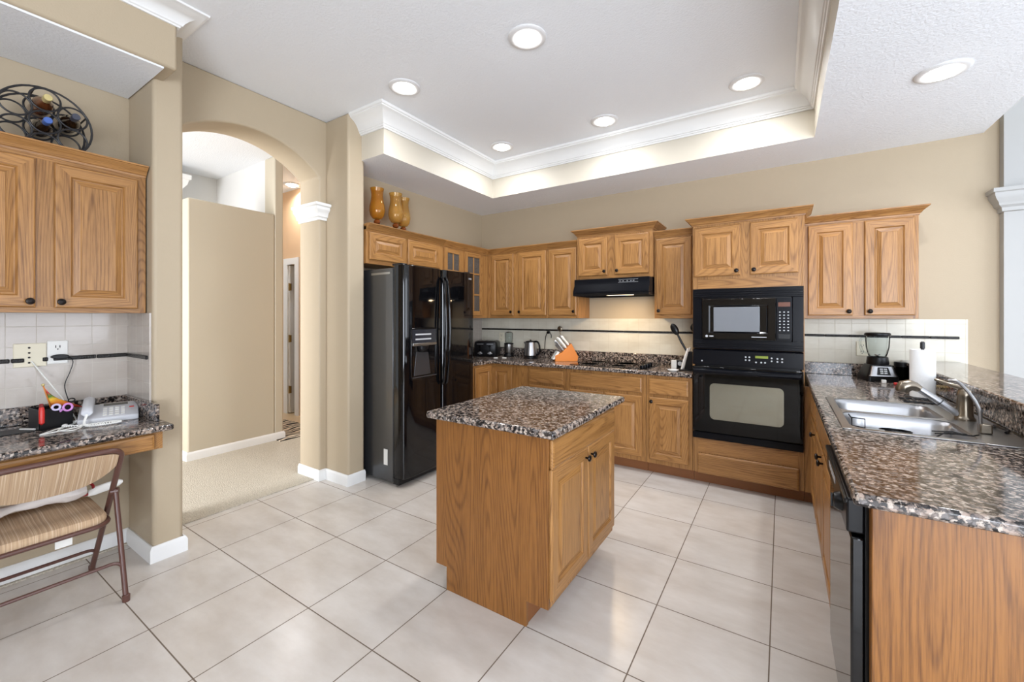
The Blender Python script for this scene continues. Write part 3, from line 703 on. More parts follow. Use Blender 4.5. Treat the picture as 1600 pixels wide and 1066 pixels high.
# hole for the sink X 0.285..0.805, Y -1.185..-0.39
def rel(x0, x1, y0, y1, z0, z1): return (x0 - 0.5, x1 - 0.5, y0 + 0.6, y1 + 0.6, z0 - CT0, z1 - CT0)
def ring_slab(mb, outer, hole, z0, z1):
    rs = []
    (x0, x1, y0, y1), (a0, a1, b0, b1) = outer, hole
    O = [(x0, y0), (x1, y0), (x1, y1), (x0, y1)]; I = [(a0, b0), (a1, b0), (a1, b1), (a0, b1)]
    for z, flip in ((z0, True), (z1, False)):
        vo = [mb.bm.verts.new((x - 0.5, y + 0.6, z - CT0)) for x, y in O]; vi = [mb.bm.verts.new((x - 0.5, y + 0.6, z - CT0)) for x, y in I]
        rs.append((vo, vi))
        for i in range(4): mb._f([vo[i], vo[(i + 1) % 4], vi[(i + 1) % 4], vi[i]])
    for k in (0, 1):
        for i in range(4): mb._f([rs[0][k][i], rs[0][k][(i + 1) % 4], rs[1][k][(i + 1) % 4], rs[1][k][i]])
mb = MB(); ring_slab(mb, (0.205, 0.848, -2.010, 0.889), (0.285, 0.805, -1.185, -0.390), CT0, CT1)
mb.build('slab', 'granite', t, bevel=0.010, segs=3)
mb = MB(); mb.box(*rel(0.190, 0.845, 0.868, 0.889, CT1, 1.012)); mb.box(*rel(0.847, 0.865, -2.0, 0.866, CT1, 1.024)); mb.build('backsplash', 'granite', t, bevel=0.003)
tag(MB().box(0.812, 1.152, -2.10, 0.888, 1.0255, 1.058).build('bar_top', 'granite', bevel=0.010, segs=3), 'raised granite bar top behind the sink', 'bar top')
# desk
t = thing('desk_counter', 'granite desk top with low splash and pencil drawer under the wall cabinet', 'desk', (-3.0, -3.0, 0.69))
MB().box(-0.334, 0.318, -2.0, 0.430, 0.098, 0.130).build('worktop', 'granite', t, bevel=0.010, segs=3)
mb = MB(); mb.box(-0.335, -0.316, -2.0, 0.402, 0.130, 0.225); mb.box(-0.335, 0.195, 0.386, 0.404, 0.130, 0.225); mb.build('backsplash', 'granite', t, bevel=0.003)
MB().box(-0.30, 0.262, -2.0, 0.396, 0.0, 0.098).build('apron', 'oak_h', t, smooth=False)
o = drawer(t, 0, 0.78, 0, 0.08); o.rotation_euler = (0, 0, H90); o.location = (0.262, -0.42, 0.005)

# ------------------------------------------------------------------ appliances
# refrigerator: local front faces -Y then turned to +X
t = thing('refrigerator', 'tall black side by side refrigerator with water dispenser left of the island', 'refrigerator', (-2.50, -1.125, 0), H90)
FW, FH = 0.922, 1.815
MB().box(0.004, FW - 0.004, 0.135, 0.72, 0.03, 1.795).build('case', 'fridge_side', t, bevel=0.006)
def fr_door(x0, x1, nm):
    # rounded front: plan polygon extruded in z
    pl = [(x0, 0.12), (x0, 0.05), (x0 + 0.006, 0.028), (x0 + 0.02, 0.012), (x0 + 0.05, 0.004), (x0 + 0.12, 0.0)]
    pl += [(x1 - 0.12, 0.0), (x1 - 0.05, 0.004), (x1 - 0.02, 0.010), (x1 - 0.006, 0.024), (x1, 0.04), (x1, 0.12)]
    return MB().prism(pl, 'z', 0.075, FH).build(nm, 'black_gloss', t, bevel=0.004)
fd = fr_door(0.0, 0.460, 'door'); rd = fr_door(0.466, FW, 'door')
MB().box(0.01, FW - 0.01, 0.115, 0.137, 0.09, 1.80).build('gasket', 'black', t)
# dispenser set on the left door
dz0, dz1, dx0, dx1 = 0.872, 1.298, 0.072, 0.372
mb = MB(); mb.box(dx0, dx1, -0.006, 0.004, dz0, dz0 + 0.016); mb.box(dx0, dx1, -0.006, 0.004, dz1 - 0.012, dz1); mb.box(dx0, dx0 + 0.012, -0.006, 0.004, dz0, dz1); mb.box(dx1 - 0.012, dx1, -0.006, 0.004, dz0, dz1)
dp = mb.build('dispenser', 'black_gloss', fd, bevel=0.003)
MB().box(dx0 + 0.012, dx1 - 0.012, -0.003, 0.002, dz1 - 0.125, dz1 - 0.012).build('display', 'dark_screen', fd, smooth=False)
for r_ in range(2):
    MB().box(dx0 + 0.05, dx0 + 0.232, -0.0036, -0.0025, dz1 - 0.10 + r_ * 0.04, dz1 - 0.088 + r_ * 0.04).build('touch_strip', 'grey_mark', fd, smooth=False)
mb = MB(); mb.box(dx0 + 0.012, dx1 - 0.012, -0.016, 0.0, dz1 - 0.148, dz1 - 0.126); mb.build('shelf_strip', 'steel_brushed', fd, bevel=0.003)
MB().lathe([(0.055, 0.0), (0.05, -0.03), (0.03, -0.05), (0.001, -0.05)], (0.205, 0.005, dz1 - 0.148), 20).build('nozzle', 'black', fd)
mb = MB(); mb.prism([(0.105, dz0 + 0.03), (0.300, dz0 + 0.03), (0.270, dz0 + 0.22), (0.130, dz0 + 0.23)], 'y', -0.004, 0.002); mb.build('paddle', 'paddle_grey', fd, bevel=0.003)
MB().box(dx0 + 0.01, dx1 - 0.01, -0.012, 0.002, dz0 + 0.012, dz0 + 0.022).build('drip_tray', 'paddle_grey', fd)
def fr_handle(x, par):
    pts = smooth_path([(x, -0.002, 0.795), (x, -0.026, 0.83), (x, -0.046, 1.0), (x, -0.056, 1.22), (x, -0.050, 1.46), (x, -0.030, 1.68), (x, -0.002, 1.745)], 6)
    return MB().tube(pts, 0.0125, 12).build('handle', 'black_gloss', par)
fr_handle(0.438, fd); fr_handle(0.488, rd)
MB().box(0.0, FW, 0.06, 0.13, 0.02, 0.072).build('kick_grille', 'black', t, bevel=0.004)
for x in (0.05, FW - 0.05):
    MB().box(x - 0.035, x + 0.035, 0.05, 0.16, FH - 0.002, FH + 0.016).build('hinge_cover', 'black', t, bevel=0.005)
    MB().lathe([(0.016, 0), (0.016, 0.03)], (x, 0.16, 0), 14).build('foot', 'steel', t)
MB().box(0.0015, 0.0045, 0.20, 0.245, 0.16, 0.29).build('sticker', 'label', t, smooth=False)
MB().box(-0.001, 0.005, 0.165, 0.40, 1.745, 1.762).build('trim_strip', 'steel_brushed', t, smooth=False)
fc = bpy.data.curves.new('badge', 'FONT'); fc.body = 'SAMSUNG'; fc.size = 0.021; fc.extrude = 0.0006; fc.materials.append(M['grey_mark'])
ft = bpy.data.objects.new('lettering', fc); COL.objects.link(ft); bpy.context.view_layer.update()
fm = bpy.data.meshes.new_from_object(ft.evaluated_get(bpy.context.evaluated_depsgraph_get())); bpy.data.objects.remove(ft)
fo = bpy.data.objects.new('badge', fm); COL.objects.link(fo); fo.parent = rd; fo.rotation_euler = (PI / 2, 0, 0); fo.location = (FW - 0.152, 0.0015, 1.752)

# microwave with trim kit
t = thing('microwave', 'black built in microwave above the wall oven', 'microwave', (-0.580, FB, 1.132), 0)
MW, MH = 0.758, 0.488
MB().box(0.075, MW - 0.075, 0.0, 0.42, 0.005, MH - 0.02).build('case', 'black', t)
mb = MB(); mb.box(0, MW, -0.020, 0.0, MH - 0.078, MH); mb.box(0, MW, -0.020, 0.0, 0, 0.073); mb.box(0, 0.068, -0.018, 0.0, 0.073, MH - 0.078); mb.box(MW - 0.068, MW, -0.018, 0.0, 0.073, MH - 0.078)
for i in range(3): mb.box(0.002, MW - 0.002, -0.0235, -0.018, MH - 0.066 + i * 0.017, MH - 0.057 + i * 0.017); mb.box(0.002, MW - 0.002, -0.0235, -0.018, 0.008 + i * 0.016, 0.016 + i * 0.016)
mb.build('trim_frame', 'oven_black', t, bevel=0.002)
dw0, dw1 = 0.072, 0.585
f = MB().rect_loops(dw1 - dw0, 0.325, [(0, 0.0), (0, -0.028), (0.004, -0.032), (0.05, -0.032), (0.062, -0.022)], x0=dw0, z0=0.078).build('door', 'black_gloss', t, smooth=False)
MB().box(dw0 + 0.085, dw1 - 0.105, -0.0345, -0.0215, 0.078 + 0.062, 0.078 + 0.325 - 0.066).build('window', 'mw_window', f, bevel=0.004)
MB().lathe([(0.010, -0.032), (0.010, -0.034), (0.001, -0.034)], (dw0 + 0.035, 0, 0.103), 18, 'y').box(dw0 + 0.055, dw0 + 0.085, -0.0335, -0.032, 0.099, 0.107).box(dw1 - 0.16, dw1 - 0.06, -0.0335, -0.032, 0.099, 0.105).build('maker_mark', 'grey_mark', f, smooth=False)
p = MB().box(0.588, 0.688, -0.030, 0.0, 0.078, 0.403).build('control_panel', 'oven_black', t, bevel=0.003)
MB().box(0.600, 0.676, -0.032, -0.029, 0.336, 0.368).build('display', 'screen_amber', p, smooth=False)
mb = MB()
for r in range(7):
    for c in range(3): mb.box(0.606 + c * 0.026, 0.616 + c * 0.026, -0.0315, -0.0295, 0.153 + r * 0.023, 0.160 + r * 0.023)
mb.build('keypad', 'grey_mark', p, smooth=False)
MB().box(0.600, 0.676, -0.033, -0.029, 0.093, 0.130).build('release_button', 'black', p, bevel=0.002)

# wall oven
t = thing('wall_oven', 'black built in wall oven below the microwave', 'oven', (-0.580, FB, 0.390), 0)
OW = 0.758
MB().box(0.02, OW - 0.02, 0.005, 0.54, 0.01, 0.73).build('case', 'black', t)
p = MB().prism([(-0.022, 0.608), (-0.022, 0.620), (-0.016, 0.725), (0.0, 0.738), (0.004, 0.738), (0.004, 0.608)], 'x', 0, OW).build('control_panel', 'oven_black', t, bevel=0.002)
MB().prism([(-0.0225, 0.622), (-0.0180, 0.712), (-0.014, 0.712), (-0.018, 0.622)], 'x', 0.018, OW - 0.03).build('glass_strip', 'oven_black', p, smooth=False)
MB().prism([(-0.0225, 0.680), (-0.0216, 0.698), (-0.019, 0.698), (-0.019, 0.680)], 'x', 0.45, 0.535).build('display', 'screen_green', p, smooth=False)
mb = MB()
for (x, z) in ((0.385, 0.685), (0.41, 0.685), (0.385, 0.662), (0.41, 0.662), (0.455, 0.648), (0.49, 0.648), (0.515, 0.648), (0.558, 0.685), (0.558, 0.662), (0.595, 0.682), (0.625, 0.682), (0.595, 0.66), (0.625, 0.66), (0.07, 0.640)):
    mb.lathe([(0.0062, -0.016), (0.0062, -0.0232 + (z - 0.622) * 0.05), (0.0005, -0.0232 + (z - 0.622) * 0.05)], (x, 0, z), 12, 'y')
mb.build('buttons', 'grey_mark', p)
d = MB().box(0, OW, -0.034, 0.0, 0.062, 0.596).build('door', 'glass_black', t, bevel=0.005)
mb = MB(); wx0, wx1, wz0, wz1, rr = 0.130, 0.636, 0.170, 0.462, 0.035
rp = arc((wx1 - rr, wz1 - rr), rr, 0, H90, 6) + arc((wx0 + rr, wz1 - rr), rr, H90, PI, 6) + arc((wx0 + rr, wz0 + rr), rr, PI, 1.5 * PI, 6) + arc((wx1 - rr, wz0 + rr), rr, 1.5 * PI, 2 * PI, 6)
MB().prism([(q[0], q[1]) for q in rp], 'y', -0.0355, -0.030).build('window', 'oven_window', d, smooth=False)
mb = MB(); mb.prism([(-0.034, 0.535), (-0.070, 0.540), (-0.082, 0.553), (-0.078, 0.575), (-0.034, 0.585)], 'x', 0.012, OW - 0.012)
mb.build('handle', 'oven_black', d, bevel=0.006, segs=3)
MB().box(0, OW, -0.024, 0.0, 0.0, 0.055).build('bottom_vent', 'oven_black', t, bevel=0.004)

# range hood
t = thing('range_hood', 'black under cabinet range hood above the cooktop', 'range hood', (-1.735, 0.425, 1.600), 0)
HW = 0.755
mb = MB(); mb.prism([(0.03, 0.168), (0.03, 0.105), (0.0, 0.045), (0.0, 0.022), (0.46, 0.022), (0.46, 0.168)], 'x', 0, HW)
hb = mb.build('canopy', 'oven_black', t, bevel=0.004)
mb = MB(); mb.box(0, HW, 0.0, 0.01, 0.0, 0.022); mb.box(0, HW, 0.45, 0.46, 0, 0.022); mb.box(0, 0.01, 0.01, 0.45, 0, 0.022); mb.box(HW - 0.01, HW, 0.01, 0.45, 0, 0.022); mb.build('lower_rim', 'black', t)
mb = MB()
for x in (0.47, 0.50, 0.54, 0.575, 0.60): mb.box(x, x + 0.014, 0.0285, 0.031, 0.133, 0.137)
mb.box(0.46, 0.65, 0.029, 0.031, 0.148, 0.150); mb.box(0.46, 0.65, 0.029, 0.031, 0.122, 0.124)
mb.build('switch_row', 'grey_mark', t, smooth=False)
M['hood_glow'] = plain('hood_lamp_lens', (1.0, 0.80, 0.55, 1), 0.5, emit=3)
MB().box(0.30, 0.56, 0.06, 0.20, 0.006, 0.020).build('lamp_lens', 'hood_glow', t, bevel=0.004)
l = bpy.data.lights.new('hood_lamp', 'AREA'); l.shape = 'RECTANGLE'; l.size = 0.10; l.size_y = 0.06; l.energy = 4.0; l.color = (1.0, 0.74, 0.46)
o = bpy.data.objects.new('hood_lamp', l); o.parent = t; o.location = (0.43, 0.09, 0.002); COL.objects.link(o)

# cooktop
t = thing('cooktop', 'black glass cooktop set in the back countertop', 'cooktop', (-1.735, 0.345, CT1), 0)
MB().box(0, 0.765, 0, 0.50, 0.0, 0.006).build('glass_plate', 'glass_black', t, bevel=0.002)
for (x, y, r) in ((0.16, 0.13, 0.09), (0.16, 0.36, 0.075), (0.46, 0.13, 0.075), (0.46, 0.36, 0.10)):
    MB().lathe([(r, 0.0061), (r, 0.0068), (r - 0.004, 0.0068), (r - 0.004, 0.0061)], (x, y, 0), 36).build('burner_ring', 'screen', t)
for i in range(4):
    MB().lathe([(0.022, 0.006), (0.021, 0.024), (0.017, 0.028), (0.001, 0.028)], (0.69, 0.10 + i * 0.09, 0), 20).build('knob', 'oven_black', t)

# ------------------------------------------------------------------ sink and faucet
t = thing('sink', 'double bowl stainless steel sink set in the peninsula countertop', 'sink', (0.545, -0.7875, CT1), 0)
mb = MB()
def bowl(mb, x0, x1, y0, y1, depth, r=0.06):
    def rr(ins, z, rad):
        a0, a1, b0, b1 = x0 + ins, x1 - ins, y0 + ins, y1 - ins; out = []
        for cx, cy, s in ((a1 - rad, b1 - rad, 0), (a0 + rad, b1 - rad, H90), (a0 + rad, b0 + rad, PI), (a1 - rad, b0 + rad, 1.5 * PI)):
            for k in range(7): a = s + H90 * k / 6; out.append((cx + rad * math.cos(a), cy + rad * math.sin(a), z))
        return out
    R_ = [rr(-0.004, 0.004, r), rr(0.0, 0.0, r), rr(0.008, -0.02, r), rr(0.018, -depth + 0.03, r), rr(0.05, -depth, 0.05)]
    V = [[mb.bm.verts.new(p) for p in q] for q in R_]
    for a, b in zip(V, V[1:]):
        for i in range(len(a)): mb._f([a[i], a[(i + 1) % len(a)], b[(i + 1) % len(b)], b[i]])
    mb._f(V[-1]); return V[0]
bx0, bx1 = -0.252, 0.135
# deck as frame strips around the two bowls
mb.box(-0.285, bx0, -0.415, 0.415, 0.0005, 0.005); mb.box(bx1, 0.282, -0.415, 0.415, 0.0005, 0.005)
mb.box(bx0, bx1, 0.385, 0.415, 0.0005, 0.005); mb.box(bx0, bx1, -0.415, -0.385, 0.0005, 0.005); mb.box(bx0, bx1, -0.012, 0.018, 0.0005, 0.005)
deck = mb.build('deck', 'steel_brushed', t, bevel=0.002)
def corner_fill(mb, x0, x1, y0, y1, r=0.06):
    for (cx, cy, sx, sy) in ((x1, y1, -1, -1), (x0, y1, 1, -1), (x0, y0, 1, 1), (x1, y0, -1, 1)):
        c = (cx + sx * r, cy + sy * r)
        pts = [(cx, cy)] + [(c[0] - sx * r * math.cos(a), c[1] - sy * r * math.sin(a)) for a in [H90 * k / 6 for k in range(7)]]
        mb.prism(pts, 'z', 0.001, 0.0045)
for y0, y1 in ((0.018, 0.385), (-0.385, -0.012)):
    mb = MB(); bowl(mb, bx0, bx1, y0, y1, 0.19); corner_fill(mb, bx0, bx1, y0, y1); mb.build('bowl', 'steel', t)
    MB().lathe([(0.045, -0.1895), (0.042, -0.186), (0.030, -0.187), (0.001, -0.188)], ((bx0 + bx1) / 2, (y0 + y1) / 2, 0), 24).build('drain', 'steel_brushed', t)

t = thing('faucet', 'aged nickel pull out faucet with lever behind the sink', 'faucet', (0.748, -0.720, CT1 + 0.005), 0)
MB().lathe([(0.036, 0.0), (0.036, 0.006), (0.031, 0.012), (0.029, 0.02), (0.027, 0.075), (0.026, 0.105), (0.028, 0.112), (0.026, 0.120), (0.022, 0.135), (0.012, 0.140), (0.001, 0.141)], n=28).build('base', 'nickel', t)
MB().tube([(-0.005, 0, 0.010), (-0.05, 0, 0.045), (-0.10, 0, 0.085), (-0.155, 0, 0.128)], [0.017, 0.0165, 0.016, 0.0155], 16).build('spout', 'steel', t)
MB().tube([(-0.080, 0, 0.0695), (-0.083, 0, 0.0720)], 0.0175, 16).build('collar', 'black', t)
MB().tube([(-0.15, 0, 0.124), (-0.168, 0, 0.136), (-0.186, 0, 0.140), (-0.205, 0, 0.134), (-0.212, 0, 0.118), (-0.214, 0, 0.108)], [0.016, 0.022, 0.028, 0.030, 0.028, 0.024], 18).build('spray_head', 'nickel', t)
MB().tube(smooth_path([(0.012, 0, 0.136), (-0.01, 0.005, 0.143), (-0.05, 0.025, 0.155), (-0.09, 0.045, 0.172)], 5), [0.013] * 5 + [0.011] * 5 + [0.009] * 3 + [0.007] * 2 + [0.005], 12).build('lever', 'nickel', t)
t = thing('filtered_water_tap', 'thin curved steel filtered water tap beside the faucet', 'tap', (0.733, -1.0, CT1 + 0.005), 0)
MB().box(-0.018, 0.018, -0.018, 0.018, 0, 0.038).build('base', 'nickel', t, bevel=0.005)
MB().tube(smooth_path([(-0.012, -0.005, 0.002), (-0.014, -0.004, 0.05), (-0.016, 0, 0.095), (-0.030, 0.02, 0.14), (-0.052, 0.045, 0.180), (-0.068, 0.062, 0.198), (-0.085, 0.078, 0.196)], 6), 0.006, 10).build('spout', 'steel', t)
tag(MB().tube(smooth_path([(0.810, -0.83, CT1 + 0.010), (0.80, -0.87, CT1 + 0.014), (0.818, -0.93, CT1 + 0.012), (0.80, -0.97, CT1 + 0.010)], 6), 0.0055, 8).build('hose_strip', 'black'), 'short black rubber strip on the sink rim behind the faucet', 'strip')
# things in the near bowl and on the sink
t = thing('sink_caddy', 'black wire sink caddy hanging in the near sink bowl', 'sink caddy', (0.46, -1.06, CT1 - 0.10), 0)
mb = MB(); mb.tube([(0.10, -0.06, 0.107), (0.16, -0.055, 0.112), (0.19, -0.06, 0.115), (0.16, -0.02, 0.112), (0.10, -0.02, 0.107)], 0.003, 6)
mb.tube([(0.03, -0.07, 0.02), (0.10, -0.065, 0.09), (0.13, -0.055, 0.112), (0.205, -0.07, 0.114), (0.225, -0.05, 0.116)], 0.003, 6); mb.build('wire_frame', 'black', t)
tag(MB().rings([[(0.45 + r * 1.3 * math.cos(a), -1.075 + r * 0.75 * math.sin(a), z) for a in [2 * PI * k / 20 for k in range(20)]] for r, z in ((0.030, 0.80), (0.042, 0.906), (0.039, 0.907), (0.027, 0.803))]).build('scrub_cup', 'black'), 'dark oval cup standing in the near sink bowl', 'cup')
tag(MB().box(0.345, 0.410, -1.165, -1.115, 0.895, 0.912).build('sponge', plain('grey_sponge', sr(150, 152, 150), 0.9, bump=0.8), bevel=0.006), 'small grey scouring pad at the near sink bowl edge', 'sponge')
t = thing('bowl_hook', 'small black wire rack hooked in the left corner of the near sink bowl', 'rack', (0.33, -0.86, CT1 - 0.08), 0)
MB().tube([(-0.012, 0.03, 0.078), (0.0, 0.02, 0.06), (0.0, 0.02, 0.025), (0.05, 0.02, 0.02), (0.05, 0.02, 0.062), (0.0, 0.02, 0.064)], 0.003, 6).build('wire_frame', 'black', t)

# ------------------------------------------------------------------ countertop things, right
Z = CT1
t = thing('blender', 'black and chrome blender with a glass jar on the right counter', 'blender', (0.645, 0.655, Z), 0.25)
sq = lambda hw_, hd, r=0.02: [(q[0], q[1]) for q in arc((hw_ - r, hd - r), r, 0, H90, 4) + arc((-hw_ + r, hd - r), r, H90, PI, 4) + arc((-hw_ + r, -hd + r), r, PI, 1.5 * PI, 4) + arc((hw_ - r, -hd + r), r, 1.5 * PI, 2 * PI, 4)]
MB().rings([[(x, y, z) for x, y in sq(a, b)] for a, b, z in ((0.096, 0.090, 0), (0.096, 0.090, 0.035), (0.090, 0.086, 0.05), (0.068, 0.066, 0.115), (0.062, 0.06, 0.122))]).build('motor_base', 'black', t)
MB().rings([[(x, y - 0.002, z) for x, y in sq(a, b)] for a, b, z in ((0.088, 0.094, 0.042), (0.082, 0.090, 0.052), (0.064, 0.072, 0.112), (0.05, 0.06, 0.114))]).build('chrome_cowl', 'steel', t)
pn = MB().prism([(-0.040, 0.050), (0.040, 0.050), (0.030, 0.106), (-0.030, 0.106)], 'y', -0.004, 0.004).build('control_panel', 'black', t, loc=(0, -0.0835 + 0.0, 0), bevel=0.001); pn.rotation_euler = (-0.29, 0, 0); pn.location = (0, -0.108, 0.004)
mb = MB()
for r in range(3):
    for c in range(2): mb.box(-0.022 + c * 0.024, -0.004 + c * 0.024, -0.006, -0.003, 0.058 + r * 0.015, 0.067 + r * 0.015)
mb.build('buttons', 'grey_mark', pn, smooth=False)
MB().lathe([(0.064, 0.118), (0.066, 0.13), (0.062, 0.175), (0.056, 0.180), (0.001, 0.180)], n=28).build('jar_collar', 'black', t)
MB().lathe([(0.050, 0.180), (0.058, 0.20), (0.068, 0.25), (0.072, 0.32), (0.072, 0.335), (0.069, 0.335), (0.068, 0.32), (0.064, 0.25), (0.054, 0.20), (0.046, 0.184)], n=32).build('pitcher', 'glass', t)
MB().tube(smooth_path([(-0.069, 0, 0.315), (-0.10, 0, 0.31), (-0.108, 0, 0.27), (-0.09, 0, 0.215), (-0.060, 0, 0.205)], 6), 0.007, 10).build('jar_handle', 'glass', t)
MB().lathe([(0.074, 0.333), (0.076, 0.337), (0.076, 0.352), (0.07, 0.358), (0.04, 0.360), (0.001, 0.360)], n=32).build('lid', 'black', t)
MB().tube([(0.0, -0.02, 0.186), (-0.015, 0.0, 0.192), (0.0, 0.0, 0.186), (0.02, 0.012, 0.195)], 0.004, 6).build('blade', 'steel', t)
t = thing('glass_jar', 'short glass jar with a black lid between blender and paper towels', 'jar', (0.798, 0.735, Z), 0)
MB().lathe([(0.001, 0.0), (0.04, 0.0), (0.045, 0.006), (0.046, 0.09), (0.042, 0.105), (0.039, 0.105), (0.042, 0.088), (0.041, 0.01), (0.001, 0.006)], n=28).build('glass_body', 'glass_smoke', t)
MB().lathe([(0.048, 0.106), (0.048, 0.135), (0.044, 0.140), (0.001, 0.140)], n=28).build('lid', 'black', t)
t = thing('paper_towel_holder', 'black wire stand holding the paper towels behind the sink', 'paper towel holder', (0.735, -0.10, Z), 0)
MB().lathe([(0.075, 0), (0.078, 0.004), (0.07, 0.008), (0.001, 0.009)], n=28).build('base', 'iron', t)
MB().lathe([(0.008, 0.006), (0.008, 0.29), (0.011, 0.292), (0.011, 0.325), (0.006, 0.332), (0.001, 0.332)], n=16).build('rod', 'iron', t)
mb = MB(); pr = [(0.017, 0.0), (0.056, 0.0), (0.056, 0.275), (0.017, 0.275)]
mb.lathe(pr + [pr[0]], n=40)
tag(mb.build('paper_towel_roll', 'paper', loc=(0.735, -0.10, Z + 0.0095)), 'white paper towel roll standing behind the sink', 'paper towel roll')
t = thing('dish_rack', 'low black wire trivet on the counter beside the paper towels', 'trivet', (0.735, -0.25, Z), 0)
mb = MB(); mb.tube([(-0.12, -0.07, 0.006), (0.06, -0.07, 0.006), (0.06, 0.05, 0.006), (-0.12, 0.05, 0.006)], 0.005, 8, closed=True)
for i in range(5): mb.tube([(-0.10 + i * 0.035, -0.07, 0.008), (-0.10 + i * 0.035, 0.05, 0.008)], 0.003, 6)
mb.build('wire_frame', 'black', t)
t = thing('snack_bar', 'red and yellow wrapped bar lying beside the blender', 'snack bar', (0.762, 0.44, Z), 0.1)
MB().box(-0.058, 0.058, -0.018, 0.018, 0, 0.018).build('wrapper', plain('yellow_wrapper', sr(226, 196, 130), 0.35), t, bevel=0.006)
MB().box(-0.062, -0.036, -0.0185, 0.0185, -0.0, 0.0185).box(0.036, 0.062, -0.0185, 0.0185, 0, 0.0185).build('end_band', 'red', t, bevel=0.006)
tag(MB().box(0.645, 0.672, 0.498, 0.522, Z, Z + 0.024).build('sugar_packet', 'white_plastic', bevel=0.003), 'tiny white cube in front of the blender', 'cube')

# ------------------------------------------------------------------ countertop things, left and back
t = thing('toaster', 'black four slice toaster beside the refrigerator', 'toaster', (-2.985, 0.66, Z), 0.42)
MB().rings([[(x, y, z) for x, y in sq(a, b, 0.03)] for a, b, z in ((0.135, 0.13, 0.008), (0.140, 0.135, 0.02), (0.140, 0.135, 0.14), (0.134, 0.128, 0.175), (0.115, 0.11, 0.187))]).build('body', 'black', t)
for x in (-0.06, 0.06):
    MB().box(x - 0.04, x + 0.04, -0.139, -0.132, 0.148, 0.156).build('trim_bar', 'steel', t, bevel=0.001)
    MB().box(x - 0.005, x + 0.005, -0.138, -0.133, 0.06, 0.14).build('lever_slot', 'black_gloss', t)
    MB().lathe([(0.020, -0.134), (0.018, -0.148), (0.014, -0.152), (0.001, -0.152)], (x, 0, 0.045), 18, 'y').box(x - 0.028, x + 0.028, -0.146, -0.134, 0.035, 0.048).build('dial', 'steel', t, bevel=0.002)
    MB().box(x - 0.018, x + 0.018, -0.152, -0.134, 0.118, 0.130).build('lever', 'black_gloss', t, bevel=0.002)
for x in (-0.075, -0.03, 0.03, 0.075): MB().box(x - 0.012, x + 0.012, -0.09, 0.09, 0.1865, 0.188).build('slot', 'steel_brushed', t, smooth=False)
for x, y in ((-0.1, -0.1), (0.1, -0.1), (-0.1, 0.1), (0.1, 0.1)): MB().lathe([(0.012, 0), (0.012, 0.01)], (x, y, 0), 12).build('foot', 'black', t)
t = thing('personal_blender', 'small silver personal blender with a clear cup left of the kettle', 'blender', (-2.735, 0.76, Z), 0)
MB().lathe([(0.001, 0), (0.062, 0), (0.064, 0.008), (0.050, 0.035), (0.046, 0.05)], n=28).build('foot_ring', 'black', t)
MB().lathe([(0.046, 0.045), (0.052, 0.06), (0.055, 0.14), (0.055, 0.150), (0.04, 0.150)], n=28).build('motor_base', 'steel_brushed', t)
MB().lathe([(0.057, 0.148), (0.057, 0.160), (0.040, 0.164)], n=28).build('collar', 'black', t)
MB().lathe([(0.040, 0.162), (0.043, 0.19), (0.046, 0.27), (0.042, 0.29), (0.02, 0.298), (0.001, 0.299), (0.001, 0.296), (0.02, 0.295), (0.040, 0.286), (0.043, 0.27), (0.040, 0.19), (0.037, 0.164)], n=28).build('cup', 'glass', t)
t = thing('electric_kettle', 'steel electric kettle with a black handle by the knife block', 'kettle', (-2.395, 0.70, Z), 0)
MB().lathe([(0.001, 0), (0.082, 0), (0.084, 0.012), (0.078, 0.020), (0.001, 0.020)], n=30).build('base', 'black', t)
MB().lathe([(0.080, 0.020), (0.082, 0.032), (0.080, 0.036)], n=30).build('band', 'black', t)
MB().lathe([(0.080, 0.032), (0.079, 0.06), (0.070, 0.13), (0.060, 0.185), (0.05, 0.19)], n=30).build('body', 'steel', t)
MB().lathe([(0.060, 0.184), (0.058, 0.194), (0.04, 0.200), (0.012, 0.203), (0.010, 0.212), (0.001, 0.213)], n=28).build('lid', 'black', t)
MB().tube(smooth_path([(0.05, 0, 0.192), (0.085, 0, 0.193), (0.112, 0, 0.165), (0.120, 0, 0.11), (0.108, 0, 0.055), (0.080, 0, 0.045)], 6), 0.0105, 10).build('handle', 'black', t)
MB().prism([(-0.057, 0.188), (-0.088, 0.185), (-0.062, 0.150)], 'y', -0.016, 0.016).build('spout', 'steel', t, bevel=0.003)
tag(MB().tube(smooth_path([(-2.30, 0.865, Z + 0.10), (-2.29, 0.866, Z + 0.22), (-2.275, 0.866, Z + 0.275), (-2.245, 0.866, Z + 0.292), (-2.215, 0.866, Z + 0.27), (-2.215, 0.866, Z + 0.23)], 6), 0.0045, 8).lathe([(0.016, -0.02), (0.016, 0.012), (0.001, 0.012)], (-2.250, 0.868, Z + 0.295), 12, 'y').build('kettle_cord', 'black'), 'black power cord plugged in on the tiles behind the kettle', 'cord')
# small white packets near the toaster
for x, y, r in ((-2.745, 0.50, 0.3), (-2.66, 0.55, -0.1)):
    tag(MB().box(-0.024, 0.024, -0.014, 0.014, 0, 0.008).build('sugar_packet', 'white_plastic', loc=(x, y, Z), rot=(0, 0, r), bevel=0.003),
        'small white packet nearest the toaster' if x < -2.7 else 'small white packet in front of the personal blender', 'packet', 'white packets on the back counter')
